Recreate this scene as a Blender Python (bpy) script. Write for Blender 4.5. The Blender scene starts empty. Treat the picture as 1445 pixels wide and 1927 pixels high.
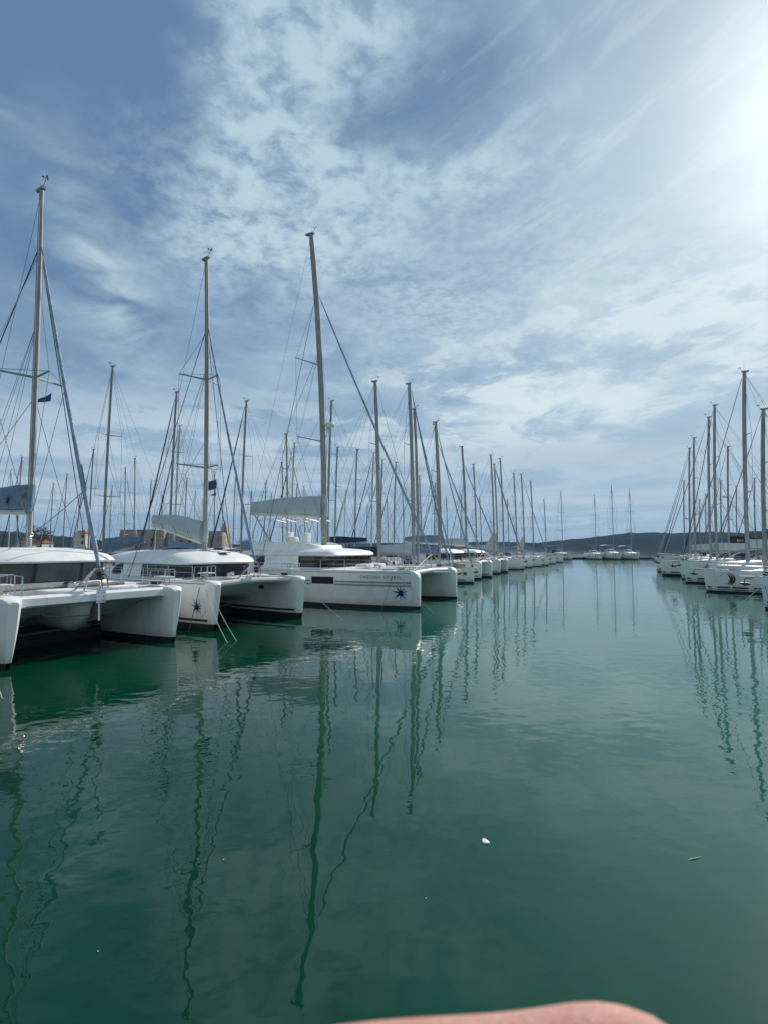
import bpy, bmesh, math, random
from math import sin, cos, pi, radians, sqrt, atan2, exp
from mathutils import Vector, Matrix

SC = bpy.context.scene
COL = SC.collection

# ------------------------------------------------------------------ camera
EYE = 3.6
cd = bpy.data.cameras.new('camera')
cd.sensor_fit = 'VERTICAL'; cd.sensor_height = 36.0; cd.sensor_width = 36.0
cd.lens = 18.68
cd.clip_start = 0.01; cd.clip_end = 20000
cd.dof.use_dof = True; cd.dof.focus_distance = 35.0; cd.dof.aperture_fstop = 24
cam = bpy.data.objects.new('camera', cd); COL.objects.link(cam)
cam.location = (0, 0, EYE); cam.rotation_euler = (radians(90 + 3.86), 0, 0)
SC.camera = cam

# ------------------------------------------------------------------ view
SC.view_settings.view_transform = 'Standard'; SC.view_settings.look = 'None'
SC.view_settings.exposure = 0.0; SC.view_settings.gamma = 1.0
SC.view_settings.use_curve_mapping = False
SC.cycles.max_bounces = 8; SC.cycles.diffuse_bounces = 3; SC.cycles.glossy_bounces = 4
SC.cycles.transmission_bounces = 4; SC.cycles.volume_bounces = 0
SC.cycles.sample_clamp_indirect = 6.0; SC.cycles.caustics_reflective = False; SC.cycles.caustics_refractive = False

# ------------------------------------------------------------------ sun
SUN_AZ, SUN_EL = 38.0, 33.0            # degrees right of straight ahead, degrees above the horizon
sl = bpy.data.lights.new('sun', 'SUN'); sl.energy = 4.4; sl.angle = radians(1.0); sl.color = (1.0, 0.95, 0.88)
sun = bpy.data.objects.new('sun', sl); COL.objects.link(sun)
sd = Vector((sin(radians(SUN_AZ))*cos(radians(SUN_EL)), cos(radians(SUN_AZ))*cos(radians(SUN_EL)), sin(radians(SUN_EL))))
sun.rotation_euler = sd.to_track_quat('Z', 'Y').to_euler(); sun.location = (60, 60, 80)

# ------------------------------------------------------------------ node maths helper
class S:
    """a shader value socket with arithmetic"""
    def __init__(s, t, sock): s.t = t; s.k = sock
    @staticmethod
    def m(t, op, *a, clamp=False):
        n = t.nodes.new('ShaderNodeMath'); n.operation = op; n.use_clamp = clamp
        for i, v in enumerate(a):
            if isinstance(v, S): t.links.new(v.k, n.inputs[i])
            else: n.inputs[i].default_value = v
        return S(t, n.outputs[0])
    def __add__(s, o): return S.m(s.t, 'ADD', s, o)
    __radd__ = __add__
    def __sub__(s, o): return S.m(s.t, 'SUBTRACT', s, o)
    def __rsub__(s, o): return S.m(s.t, 'SUBTRACT', o, s)
    def __mul__(s, o): return S.m(s.t, 'MULTIPLY', s, o)
    __rmul__ = __mul__
    def __truediv__(s, o): return S.m(s.t, 'DIVIDE', s, o)
    def clamp(s): return S.m(s.t, 'ADD', s, 0.0, clamp=True)
    def max(s, o): return S.m(s.t, 'MAXIMUM', s, o)
    def exp(s): return S.m(s.t, 'EXPONENT', s)
    def step(s, a, b):
        n = s.t.nodes.new('ShaderNodeMapRange'); n.interpolation_type = 'SMOOTHSTEP'
        s.t.links.new(s.k, n.inputs[0]); n.inputs[1].default_value = a; n.inputs[2].default_value = b
        return S(s.t, n.outputs[0])

def comb(t, x, y, z):
    n = t.nodes.new('ShaderNodeCombineXYZ')
    for i, v in enumerate((x, y, z)):
        if isinstance(v, S): t.links.new(v.k, n.inputs[i])
        else: n.inputs[i].default_value = v
    return n.outputs[0]

def noise(t, vec, scale, detail=4, rough=0.5, dist=0.0, lac=2.0):
    n = t.nodes.new('ShaderNodeTexNoise')
    t.links.new(vec, n.inputs['Vector'])
    n.inputs['Scale'].default_value = scale; n.inputs['Detail'].default_value = detail
    n.inputs['Roughness'].default_value = rough; n.inputs['Distortion'].default_value = dist
    n.inputs['Lacunarity'].default_value = lac
    return S(t, n.outputs['Fac'])

def mixc(t, f, a, b):
    n = t.nodes.new('ShaderNodeMix'); n.data_type = 'RGBA'
    if isinstance(f, S): t.links.new(f.k, n.inputs[0])
    else: n.inputs[0].default_value = f
    for i, v in ((6, a), (7, b)):
        if isinstance(v, (tuple, list)): n.inputs[i].default_value = (*v, 1)
        else: t.links.new(v, n.inputs[i])
    return n.outputs[2]

def scalec(t, c, f):
    n = t.nodes.new('ShaderNodeVectorMath'); n.operation = 'SCALE'
    if isinstance(c, (tuple, list)): n.inputs[0].default_value = c
    else: t.links.new(c, n.inputs[0])
    if isinstance(f, S): t.links.new(f.k, n.inputs['Scale'])
    else: n.inputs['Scale'].default_value = f
    return n.outputs[0]

# ------------------------------------------------------------------ sky: Nishita air with a cloud deck over it
W = bpy.data.worlds.new('World'); SC.world = W; W.use_nodes = True
t = W.node_tree; t.nodes.clear()
out = t.nodes.new('ShaderNodeOutputWorld'); bg = t.nodes.new('ShaderNodeBackground')
bg.inputs['Strength'].default_value = 0.1
t.links.new(bg.outputs[0], out.inputs[0])
sky = t.nodes.new('ShaderNodeTexSky'); sky.sky_type = 'NISHITA'; sky.sun_disc = False
sky.sun_elevation = radians(SUN_EL); sky.sun_rotation = radians(SUN_AZ)
sky.air_density = 1.0; sky.dust_density = 0.6; sky.ozone_density = 2.0
tc = t.nodes.new('ShaderNodeTexCoord')
sep = t.nodes.new('ShaderNodeSeparateXYZ'); t.links.new(tc.outputs['Generated'], sep.inputs[0])
X, Y, Z = (S(t, sep.outputs[i]) for i in range(3))
zc = Z.max(0.0) + 0.10
px, py = X/zc, Y/zc                                   # a flat cloud layer seen from below
az = S.m(t, 'ARCTAN2', X, Y) * (180/pi)
el = S.m(t, 'ARCSINE', Z) * (180/pi)
P = comb(t, px, py, 0.0)
warp = noise(t, P, 1.1, 3, .5)
Pw = comb(t, px + (warp - .5)*0.7, py + (warp - .5)*-.5, 0.3)

def blob(a0, e0, sa, se, rot=0.0):
    """soft patch of the sky round azimuth a0, elevation e0 (degrees)"""
    da = (az - a0) * cos(radians(e0)); de = el - e0
    c, s_ = cos(radians(rot)), sin(radians(rot))
    u = (da*c + de*s_) / sa; v = (de*c - da*s_) / se
    return (u*u + v*v).__mul__(-1.0).exp()

fine = noise(t, P, 11.0, 5, .62, .25)                  # mottled small cloudlets
mid = noise(t, Pw, 2.6, 6, .58, .5)
big = noise(t, Pw, 0.85, 5, .55, .3)
Pst = comb(t, az*0.035, el*0.30, 1.7)                  # long low bands above the horizon
bands = noise(t, Pst, 1.5, 5, .6, .4)
# where the cloud deck is thick: a mottled band from the zenith down to the middle, veils to the right and low down
band = (blob(-5, 47, 10, 6, -15)*1.15 + blob(-13, 40, 5.5, 6, 0)*1.0 + blob(-9, 35.2, 9, 3.4, 6)*1.05 + blob(6, 36, 9, 2.4, 0)*1.0
        + blob(-17, 30.5, 7, 3.5)*0.75 + blob(-2, 31.5, 10, 3.2, -10)*1.0 + blob(-8, 26, 13, 3.5)*0.6 + blob(19, 40, 4, 2.0)*0.35)
mott = fine.step(0.34, 0.62)
fine2 = noise(t, P, 26.0, 4, .6, .2).step(0.36, 0.62)
mack = ((blob(-3, 30.5, 15, 5.0, -8) + blob(4, 24, 16, 4.5)*0.6 + blob(22, 27, 12, 6)*0.5 + blob(9, 36, 9, 2.5) + blob(-15, 31, 6, 4)) * mid.step(0.30, 0.56)).clamp() * fine2
puffs = ((band*1.15 + (mid - 0.5)*2.6 - 0.28).clamp()) * (mott*0.75 + 0.25)
streak = (blob(-28.5, 24.5, 2.8, 8, 26)*0.9 + blob(18, 20, 5, 6)*0.9 + blob(23, 14, 9, 3)*0.95 + blob(12, 14.5, 8, 3)*0.7
          + blob(31, 16.8, 9, 1.0, 20)*0.9 + blob(20.5, 24.5, 4, 2.4)*0.6 + blob(33, 22, 9, 4, 25)*0.6 + blob(2, 19, 14, 3)*0.5)
wisps = (streak * (mid.step(0.36, 0.60)*0.9 + mott*0.2)).clamp()
low = el.step(36.0, 10.0)
gap = blob(-24, 40, 8, 5)*0.5 + blob(8, 43, 9, 3)*0.4 + blob(-31, 27, 6, 7)*0.25 + blob(-22, 20, 6, 3)*0.25
veil = (low*0.52 + blob(38, 26, 26, 24)*0.85 + (big - 0.5)*1.3 + (mid - 0.5)*0.8 + 0.06 - gap).clamp()
# brightness of the cloud: thinner and whiter towards the veiled sun
glow = blob(43.5, 34, 8.5, 10.5)
halo = blob(42, 33, 18, 17)
shade = ((blob(8.5, 29.5, 7, 3.5)*0.9 + blob(-5, 25.0, 7, 2.2)*0.8 + blob(-9.5, 12.5, 5, 2)*0.9 + blob(28, 17.8, 4, 1.4)*0.7
          + blob(26, 9.0, 11, 1.4)*1.1 + blob(0, 15.5, 6, 1.2)*0.7 + blob(28.5, 11.5, 6, 1.2)*0.6) * (mid.step(0.34, 0.58)*0.75 + 0.25)).clamp()
Pc = comb(t, az*0.055 + (warp - .5)*0.8, el*0.13, 4.2)
strat = noise(t, Pc, 2.3, 8, .64, .12)
zone = ((blob(20, 15.5, 24, 7.5) + blob(30, 22, 12, 6)*0.7 + blob(-20, 11, 22, 4)*0.5) * el.step(4.0, 8.0)).clamp()
strat_hi = (strat.step(0.46, 0.58) * zone).clamp()
strat_lo = (strat.step(0.48, 0.36) * zone).clamp()
rear = Y.step(0.15, -0.5)  # unseen sky behind the camera: whiter cloud added to brighten the shaded hulls
lowband = (bands.step(0.44, 0.60) * el.step(14.0, 8.5) * el.step(1.5, 4.5)).clamp()
cumul = (blob(20.5, 3.0, 9, 1.3) * noise(t, Pst, 6.0, 4, .6).step(0.45, 0.58)).clamp()

blue = scalec(t, sky.outputs[0], 1.0)
blue = mixc(t, 0.8, blue, (1.25, 2.35, 3.95))
col = mixc(t, (veil*0.86).clamp(), blue, (4.0, 5.5, 6.85))
col = mixc(t, (puffs*0.95).clamp(), col, (4.9, 6.5, 7.5))
col = mixc(t, (mack*0.60).clamp(), col, (5.5, 6.8, 7.7))
col = mixc(t, (wisps*0.9).clamp(), col, (5.9, 7.4, 8.1))
col = mixc(t, (strat_lo*0.55).clamp(), col, (3.0, 4.4, 6.1))
col = mixc(t, (strat_hi*0.90).clamp(), col, (6.9, 8.1, 8.6))
col = mixc(t, (shade*0.60).clamp(), col, (2.9, 4.1, 5.6))
col = mixc(t, (lowband*0.7).clamp(), col, (4.9, 6.1, 7.1))
col = mixc(t, (el.step(9.0, 2.0)*0.30*(1.0 - lowband)).clamp(), col, (2.7, 4.5, 6.3))
col = mixc(t, (cumul*0.55).clamp(), col, (5.5, 6.8, 7.6))
col = mixc(t, (rear*(mid.step(.3, .7)*0.5 + 0.25)).clamp(), col, (5.6, 6.6, 7.2))
fib = noise(t, comb(t, az*0.030 + el*0.02, el*0.16 - az*0.055, 9.0), 1.9, 8, .66, .25)
right = (blob(26, 32, 20, 14)).clamp()
col = mixc(t, (right*fib.step(0.50, 0.64)*0.45).clamp(), col, (6.1, 7.5, 8.2))
col = mixc(t, (right*fib.step(0.48, 0.36)*0.40).clamp(), col, (3.1, 4.7, 6.3))
col = mixc(t, (halo*(0.45 + 0.3*strat)).clamp(), col, (6.6, 8.2, 8.8))
addn = t.nodes.new('ShaderNodeVectorMath'); addn.operation = 'ADD'
t.links.new(col, addn.inputs[0])
t.links.new(scalec(t, (5.4, 5.0, 4.6), glow), addn.inputs[1])
t.links.new(addn.outputs[0], bg.inputs['Color'])

# ------------------------------------------------------------------ materials
MATS = {}
def mat(name, col, rough=0.5, metal=0.0, coat=0.0, var=0.0, vscale=3.0, bump=0.0, bscale=40.0, col2=None, spec=0.5, alpha=1.0):
    m = bpy.data.materials.new(name); m.use_nodes = True
    tt = m.node_tree; b = tt.nodes['Principled BSDF']
    b.inputs['Base Color'].default_value = (*col, 1); b.inputs['Roughness'].default_value = rough
    b.inputs['Metallic'].default_value = metal; b.inputs['Coat Weight'].default_value = coat
    b.inputs['Specular IOR Level'].default_value = spec
    if var or bump:
        g = tt.nodes.new('ShaderNodeTexCoord').outputs['Object']
        if var:
            n = noise(tt, g, vscale, 5, .6)
            c2 = col2 or tuple(c*(1 - var) for c in col)
            tt.links.new(mixc(tt, n.step(.35, .7), col, c2), b.inputs['Base Color'])
        if bump:
            n = noise(tt, g, bscale, 3, .6)
            bp = tt.nodes.new('ShaderNodeBump'); bp.inputs['Strength'].default_value = bump; bp.inputs['Distance'].default_value = 0.02
            tt.links.new(n.k, bp.inputs['Height']); tt.links.new(bp.outputs[0], b.inputs['Normal'])
    MATS[name] = m
    return m

def streaked(name, col, dirt, rough=0.25):
    """gelcoat: white with faint vertical run marks, a dirtier zone at the waterline"""
    m = mat(name, col, rough, coat=0.35)
    tt = m.node_tree; b = tt.nodes['Principled BSDF']
    g = tt.nodes.new('ShaderNodeTexCoord').outputs['Object']
    mp = tt.nodes.new('ShaderNodeMapping'); mp.inputs['Scale'].default_value = (5, 5, 0.5); tt.links.new(g, mp.inputs[0])
    n1 = noise(tt, mp.outputs[0], 1.0, 5, .65).step(.5, .8) * 0.5
    sp = tt.nodes.new('ShaderNodeSeparateXYZ'); tt.links.new(g, sp.inputs[0])
    z = S(tt, sp.outputs[2]) + (noise(tt, g, 2.5, 4, .6) - .5) * 0.5
    wl = z.step(0.65, 0.18) * 0.6
    n2 = noise(tt, g, 0.9, 4, .6).step(.4, .75) * 0.3
    tt.links.new(mixc(tt, (n1 + wl + n2).clamp(), col, dirt), b.inputs['Base Color'])
    return m

streaked('gelcoat', (0.83, 0.84, 0.82), (0.50, 0.50, 0.43))
streaked('gelcoat_grey', (0.68, 0.71, 0.71), (0.44, 0.46, 0.43))
mat('deck_white', (0.84, 0.84, 0.81), 0.45, var=.14, vscale=1.6)
mat('nonslip', (0.62, 0.62, 0.59), 0.8, var=.2, vscale=3, bump=.2, bscale=160)
mat('teak', (0.30, 0.21, 0.13), 0.75, var=.35, vscale=6)
mat('antifouling', (0.012, 0.016, 0.022), 0.8, var=.5, vscale=4, col2=(0.02, 0.03, 0.022))
mat('antifouling_blue', (0.012, 0.02, 0.06), 0.8, var=.4, vscale=4)
mat('stripe_dark', (0.035, 0.045, 0.05), 0.5)
mat('stripe_grey', (0.21, 0.25, 0.27), 0.5)
mat('star_blue', (0.008, 0.014, 0.13), 0.5, spec=0.3)
mat('print_dark', (0.15, 0.175, 0.185), 0.5)
mat('print_grey', (0.30, 0.34, 0.35), 0.5)
mat('print_red', (0.22, 0.015, 0.03), 0.5)
mat('print_pale', (0.65, 0.62, 0.58), 0.6)
mat('glass_dark', (0.008, 0.009, 0.010), 0.05, spec=0.4, var=.6, vscale=1.1, col2=(0.026, 0.027, 0.030))
mat('glass_smoke', (0.040, 0.040, 0.042), 0.06, spec=0.5, var=.7, vscale=.8, col2=(0.10, 0.10, 0.10))
mat('glass_matt', (0.010, 0.011, 0.012), 0.35, spec=0.15)
mat('glass_pale', (0.16, 0.17, 0.175), 0.12, var=.4, vscale=1.4)
mat('spar', (0.35, 0.36, 0.36), 0.65, metal=0.0, spec=0.25, var=.25, vscale=1.2)
mat('spar_white', (0.66, 0.66, 0.62), 0.4, var=.15, vscale=1.2)
mat('spar_dark', (0.13, 0.12, 0.11), 0.5)
mat('steel', (0.55, 0.56, 0.56), 0.22, metal=1.0)
mat('wire', (0.16, 0.17, 0.18), 0.4, metal=0.5)
mat('rope_dark', (0.035, 0.045, 0.065), 0.9)
mat('rope_pale', (0.52, 0.48, 0.41), 0.9, bump=.4, bscale=90)
mat('rope_green', (0.10, 0.13, 0.12), 0.9)
mat('cover_blue', (0.20, 0.30, 0.46), 0.85, var=.3, vscale=3.5, bump=.6, bscale=9)
mat('cover_pale', (0.46, 0.54, 0.55), 0.85, var=.10, vscale=1.2, bump=.5, bscale=8)
mat('cover_slate', (0.19, 0.28, 0.37), 0.85, var=.25, vscale=3, bump=.5, bscale=8)
mat('cover_navy', (0.02, 0.035, 0.09), 0.85, var=.3, vscale=3, bump=.5, bscale=8)
mat('cover_azure', (0.10, 0.33, 0.60), 0.8, var=.2, vscale=3, bump=.4, bscale=8)
mat('cover_black', (0.016, 0.018, 0.022), 0.8, bump=.4, bscale=8)
mat('cover_brown', (0.045, 0.020, 0.016), 0.85, var=.3, vscale=3, bump=.5, bscale=8)
mat('cover_beige', (0.40, 0.36, 0.29), 0.9, var=.25, vscale=3, bump=.6, bscale=9)
mat('sailcloth', (0.62, 0.57, 0.46), 0.85, var=.2, vscale=3, bump=.4, bscale=8)
mat('genoa_uv', (0.34, 0.43, 0.54), 0.85, var=.35, vscale=2.2, bump=.6, bscale=12)
mat('net', (0.27, 0.26, 0.25), 0.9, var=.3, vscale=8, bump=.5, bscale=60)
mat('rubber', (0.02, 0.02, 0.02), 0.6)
mat('plastic_white', (0.72, 0.72, 0.69), 0.4)
mat('concrete', (0.22, 0.22, 0.21), 0.9, var=.3, vscale=.8, bump=.3)
mat('timber_dark', (0.04, 0.035, 0.032), 0.85, var=.3, vscale=3)
mat('flag_blue', (0.03, 0.075, 0.16), .8); mat('flag_red', (0.45, 0.03, 0.04), 0.8); mat('flag_green', (0.02, 0.12, 0.06), 0.8)
mat('skin', (0.60, 0.33, 0.27), 0.55, var=.22, vscale=130, bump=.35, bscale=1500, spec=0.3, col2=(0.52, 0.24, 0.19))
MATS['skin'].node_tree.nodes['Principled BSDF'].inputs['Subsurface Weight'].default_value = 0.15
MATS['skin'].node_tree.nodes['Principled BSDF'].inputs['Subsurface Radius'].default_value = (0.006, 0.002, 0.001)
mat('nail', (0.70, 0.45, 0.38), 0.25)

for nm_ in ('cover_blue', 'cover_pale', 'cover_slate', 'cover_navy', 'cover_azure', 'cover_beige', 'cover_brown', 'sailcloth', 'genoa_uv'):
    tt = MATS[nm_].node_tree; b_ = [n for n in tt.nodes if n.type == 'BUMP'][0]
    g_ = tt.nodes.new('ShaderNodeTexCoord').outputs['Object']; mp_ = tt.nodes.new('ShaderNodeMapping')
    mp_.inputs['Scale'].default_value = (4.5, 2.0, 1.6); mp_.inputs['Rotation'].default_value = (0, .5, 0); tt.links.new(g_, mp_.inputs[0])
    hf = noise(tt, mp_.outputs[0], 1.0, 4, .55, .8); b_.inputs['Strength'].default_value = .9; b_.inputs['Distance'].default_value = .16
    tt.links.new(hf.k, b_.inputs['Height'])

# ------------------------------------------------------------------ water
wm = bpy.data.materials.new('harbour_water'); wm.use_nodes = True
tt = wm.node_tree; wb = tt.nodes['Principled BSDF']
geo = tt.nodes.new('ShaderNodeNewGeometry').outputs['Position']
def wmap(sx, sy, rot=0.0):
    mp = tt.nodes.new('ShaderNodeMapping'); mp.inputs['Scale'].default_value = (sx, sy, 1)
    mp.inputs['Rotation'].default_value = (0, 0, rot); tt.links.new(geo, mp.inputs[0]); return mp.outputs[0]
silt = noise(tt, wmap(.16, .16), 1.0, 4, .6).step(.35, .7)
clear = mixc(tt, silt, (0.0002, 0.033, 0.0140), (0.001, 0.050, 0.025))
gx = tt.nodes.new('ShaderNodeSeparateXYZ'); tt.links.new(geo, gx.inputs[0])          # base colour paled towards the fairway, painting in bright sky reflection
sky_sheen = (S(tt, gx.outputs[0]) + S(tt, gx.outputs[1])*0.22 + (noise(tt, wmap(.10, .07), 1.0, 5, .6) - .5)*13.0).step(-1.0, 13.0)
tt.links.new(mixc(tt, sky_sheen, clear, (0.026, 0.122, 0.092)), wb.inputs['Base Color'])
wb.inputs['Roughness'].default_value = 0.012; wb.inputs['IOR'].default_value = 1.45
patch = noise(tt, wmap(.11, .06, .3), 1.0, 3, .5).step(.38, .62) * 1.25 + 0.22     # calm and ruffled patches
h = ((noise(tt, wmap(.55, .95, .25), 1.0, 2, .45) * 0.011)
     + (noise(tt, wmap(2.0, 2.6, -.35), 1.0, 1, .4) * 0.0062) * patch
     + (noise(tt, wmap(5.5, 7.5, .15), 1.0, 1, .4) * 0.0011) * patch)
bp = tt.nodes.new('ShaderNodeBump'); bp.inputs['Strength'].default_value = 1.0; bp.inputs['Distance'].default_value = 1.0
tt.links.new(h.k, bp.inputs['Height']); tt.links.new(bp.outputs[0], wb.inputs['Normal'])
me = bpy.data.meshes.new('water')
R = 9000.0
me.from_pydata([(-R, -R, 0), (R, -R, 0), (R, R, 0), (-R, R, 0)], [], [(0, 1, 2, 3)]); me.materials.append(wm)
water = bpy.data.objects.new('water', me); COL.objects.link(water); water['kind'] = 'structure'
# ------------------------------------------------------------------ mesh helpers
class MB:
    """collects shapes and links them as one mesh object"""
    def __init__(s): s.v = []; s.f = []
    def add(s, vs, fs):
        o = len(s.v); s.v += [tuple(v) for v in vs]; s.f += [tuple(i + o for i in f) for f in fs]; return s
    def loft(s, rings, closed=True, cap0=False, cap1=False):
        n = len(rings[0]); vs = [p for r in rings for p in r]; fs = []
        for i in range(len(rings) - 1):
            for j in range(n if closed else n - 1):
                k = (j + 1) % n
                fs.append((i*n + j, i*n + k, (i + 1)*n + k, (i + 1)*n + j))
        if cap0: fs.append(tuple(range(n))[::-1])
        if cap1: fs.append(tuple(range((len(rings) - 1)*n, len(rings)*n)))
        return s.add(vs, fs)
    def tube(s, pts, r, n=6, caps=True, flat=1.0):
        pts = [Vector(p) for p in pts]; rings = []
        up = None
        for i, p in enumerate(pts):
            d = (pts[min(i + 1, len(pts) - 1)] - pts[max(i - 1, 0)])
            if d.length < 1e-9: d = Vector((0, 0, 1))
            d.normalize()
            if up is None:
                a = Vector((0, 1, 0)) if abs(d.y) < 0.9 else Vector((1, 0, 0))
                up = (a - d*a.dot(d)).normalized()
            else:
                up = (up - d*up.dot(d))
                up = up.normalized() if up.length > 1e-6 else Vector((1, 0, 0))
            b = d.cross(up)
            rr = r[i] if isinstance(r, (list, tuple)) else r
            rings.append([p + up*(cos(2*pi*k/n)*rr*flat) + b*(sin(2*pi*k/n)*rr) for k in range(n)])
        return s.loft(rings, True, caps, caps)
    def box(s, c, d, rz=0.0, ry=0.0):
        m = Matrix.Rotation(rz, 3, 'Z') @ Matrix.Rotation(ry, 3, 'Y'); vs = []
        for sx in (-.5, .5):
            for sy in (-.5, .5):
                for sz in (-.5, .5): vs.append(Vector(c) + m @ Vector((sx*d[0], sy*d[1], sz*d[2])))
        return s.add(vs, [(0, 1, 3, 2), (4, 6, 7, 5), (0, 4, 5, 1), (2, 3, 7, 6), (0, 2, 6, 4), (1, 5, 7, 3)])
    def rbox(s, c, d, r=0.06, rz=0.0):
        """box with rounded upright corners and a chamfered top edge"""
        pts = []
        hx, hy = d[0]/2, d[1]/2; r = min(r, hx*.9, hy*.9)
        for qx, qy, a0 in ((hx - r, hy - r, 0), (-hx + r, hy - r, 90), (-hx + r, -hy + r, 180), (hx - r, -hy + r, 270)):
            for a in (0, 45, 90): pts.append((qx + r*cos(radians(a0 + a)), qy + r*sin(radians(a0 + a))))
        m = Matrix.Rotation(rz, 2)
        rings = []
        ch = min(r, d[2]*.4)
        for z, k in ((-d[2]/2, 0), (d[2]/2 - ch, 0), (d[2]/2 - ch*.3, ch*.3), (d[2]/2, ch)):
            fx, fy = (hx - k)/hx, (hy - k)/hy
            ring = []
            for x, y in pts:
                q = m @ Vector((x*fx, y*fy)); ring.append((c[0] + q.x, c[1] + q.y, c[2] + z))
            rings.append(ring)
        return s.loft(rings, True, True, True)
    def ball(s, c, r, n=8, m=6, sz=1.0):
        rings = []
        for i in range(1, m):
            a = pi*i/m
            rings.append([(c[0] + r*sin(a)*cos(2*pi*k/n), c[1] + r*sin(a)*sin(2*pi*k/n), c[2] - r*cos(a)*sz) for k in range(n)])
        return s.loft(rings, True, True, True)
    def strip(s, a, b):
        """quad strip between two equally long polylines"""
        n = len(a)
        return s.add(list(a) + list(b), [(i, i + 1, n + i + 1, n + i) for i in range(n - 1)])
    def build(s, name, m, parent=None, smooth=35):
        me = bpy.data.meshes.new(name); me.from_pydata(s.v, [], s.f)
        bm = bmesh.new(); bm.from_mesh(me); bmesh.ops.recalc_face_normals(bm, faces=bm.faces); bm.to_mesh(me); bm.free()
        me.materials.append(MATS[m] if isinstance(m, str) else m)
        if smooth:
            me.shade_smooth(); me.set_sharp_from_angle(angle=radians(smooth))
        o = bpy.data.objects.new(name, me); COL.objects.link(o)
        if parent is not None: o.parent = parent
        return o

def tube(name, pts, r, m, parent, n=6, flat=1.0): return MB().tube(pts, r, n, True, flat).build(name, m, parent)

def thing(name, label, cat, loc=(0, 0, 0), rz=0.0, group=None):
    o = bpy.data.objects.new(name, None); COL.objects.link(o); o.location = loc; o.rotation_euler = (0, 0, rz)
    o.empty_display_size = 0.3
    tag(o, label, cat, group); return o

def tag(o, label=None, cat=None, group=None, kind=None):
    if label: o['label'] = label
    if cat: o['category'] = cat
    if group: o['group'] = group
    if kind: o['kind'] = kind
    return o

def copy_tree(o, parent=None):
    c = o.copy(); COL.objects.link(c)
    if parent is not None: c.parent = parent
    for ch in o.children: copy_tree(ch, c)
    return c

def lerp(xs, ys, x):
    if x <= xs[0]: return ys[0]
    for i in range(len(xs) - 1):
        if x <= xs[i + 1]:
            f = (x - xs[i])/(xs[i + 1] - xs[i]); f = f*f*(3 - 2*f)*.5 + f*.5
            return ys[i] + (ys[i + 1] - ys[i])*f
    return ys[-1]

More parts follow.
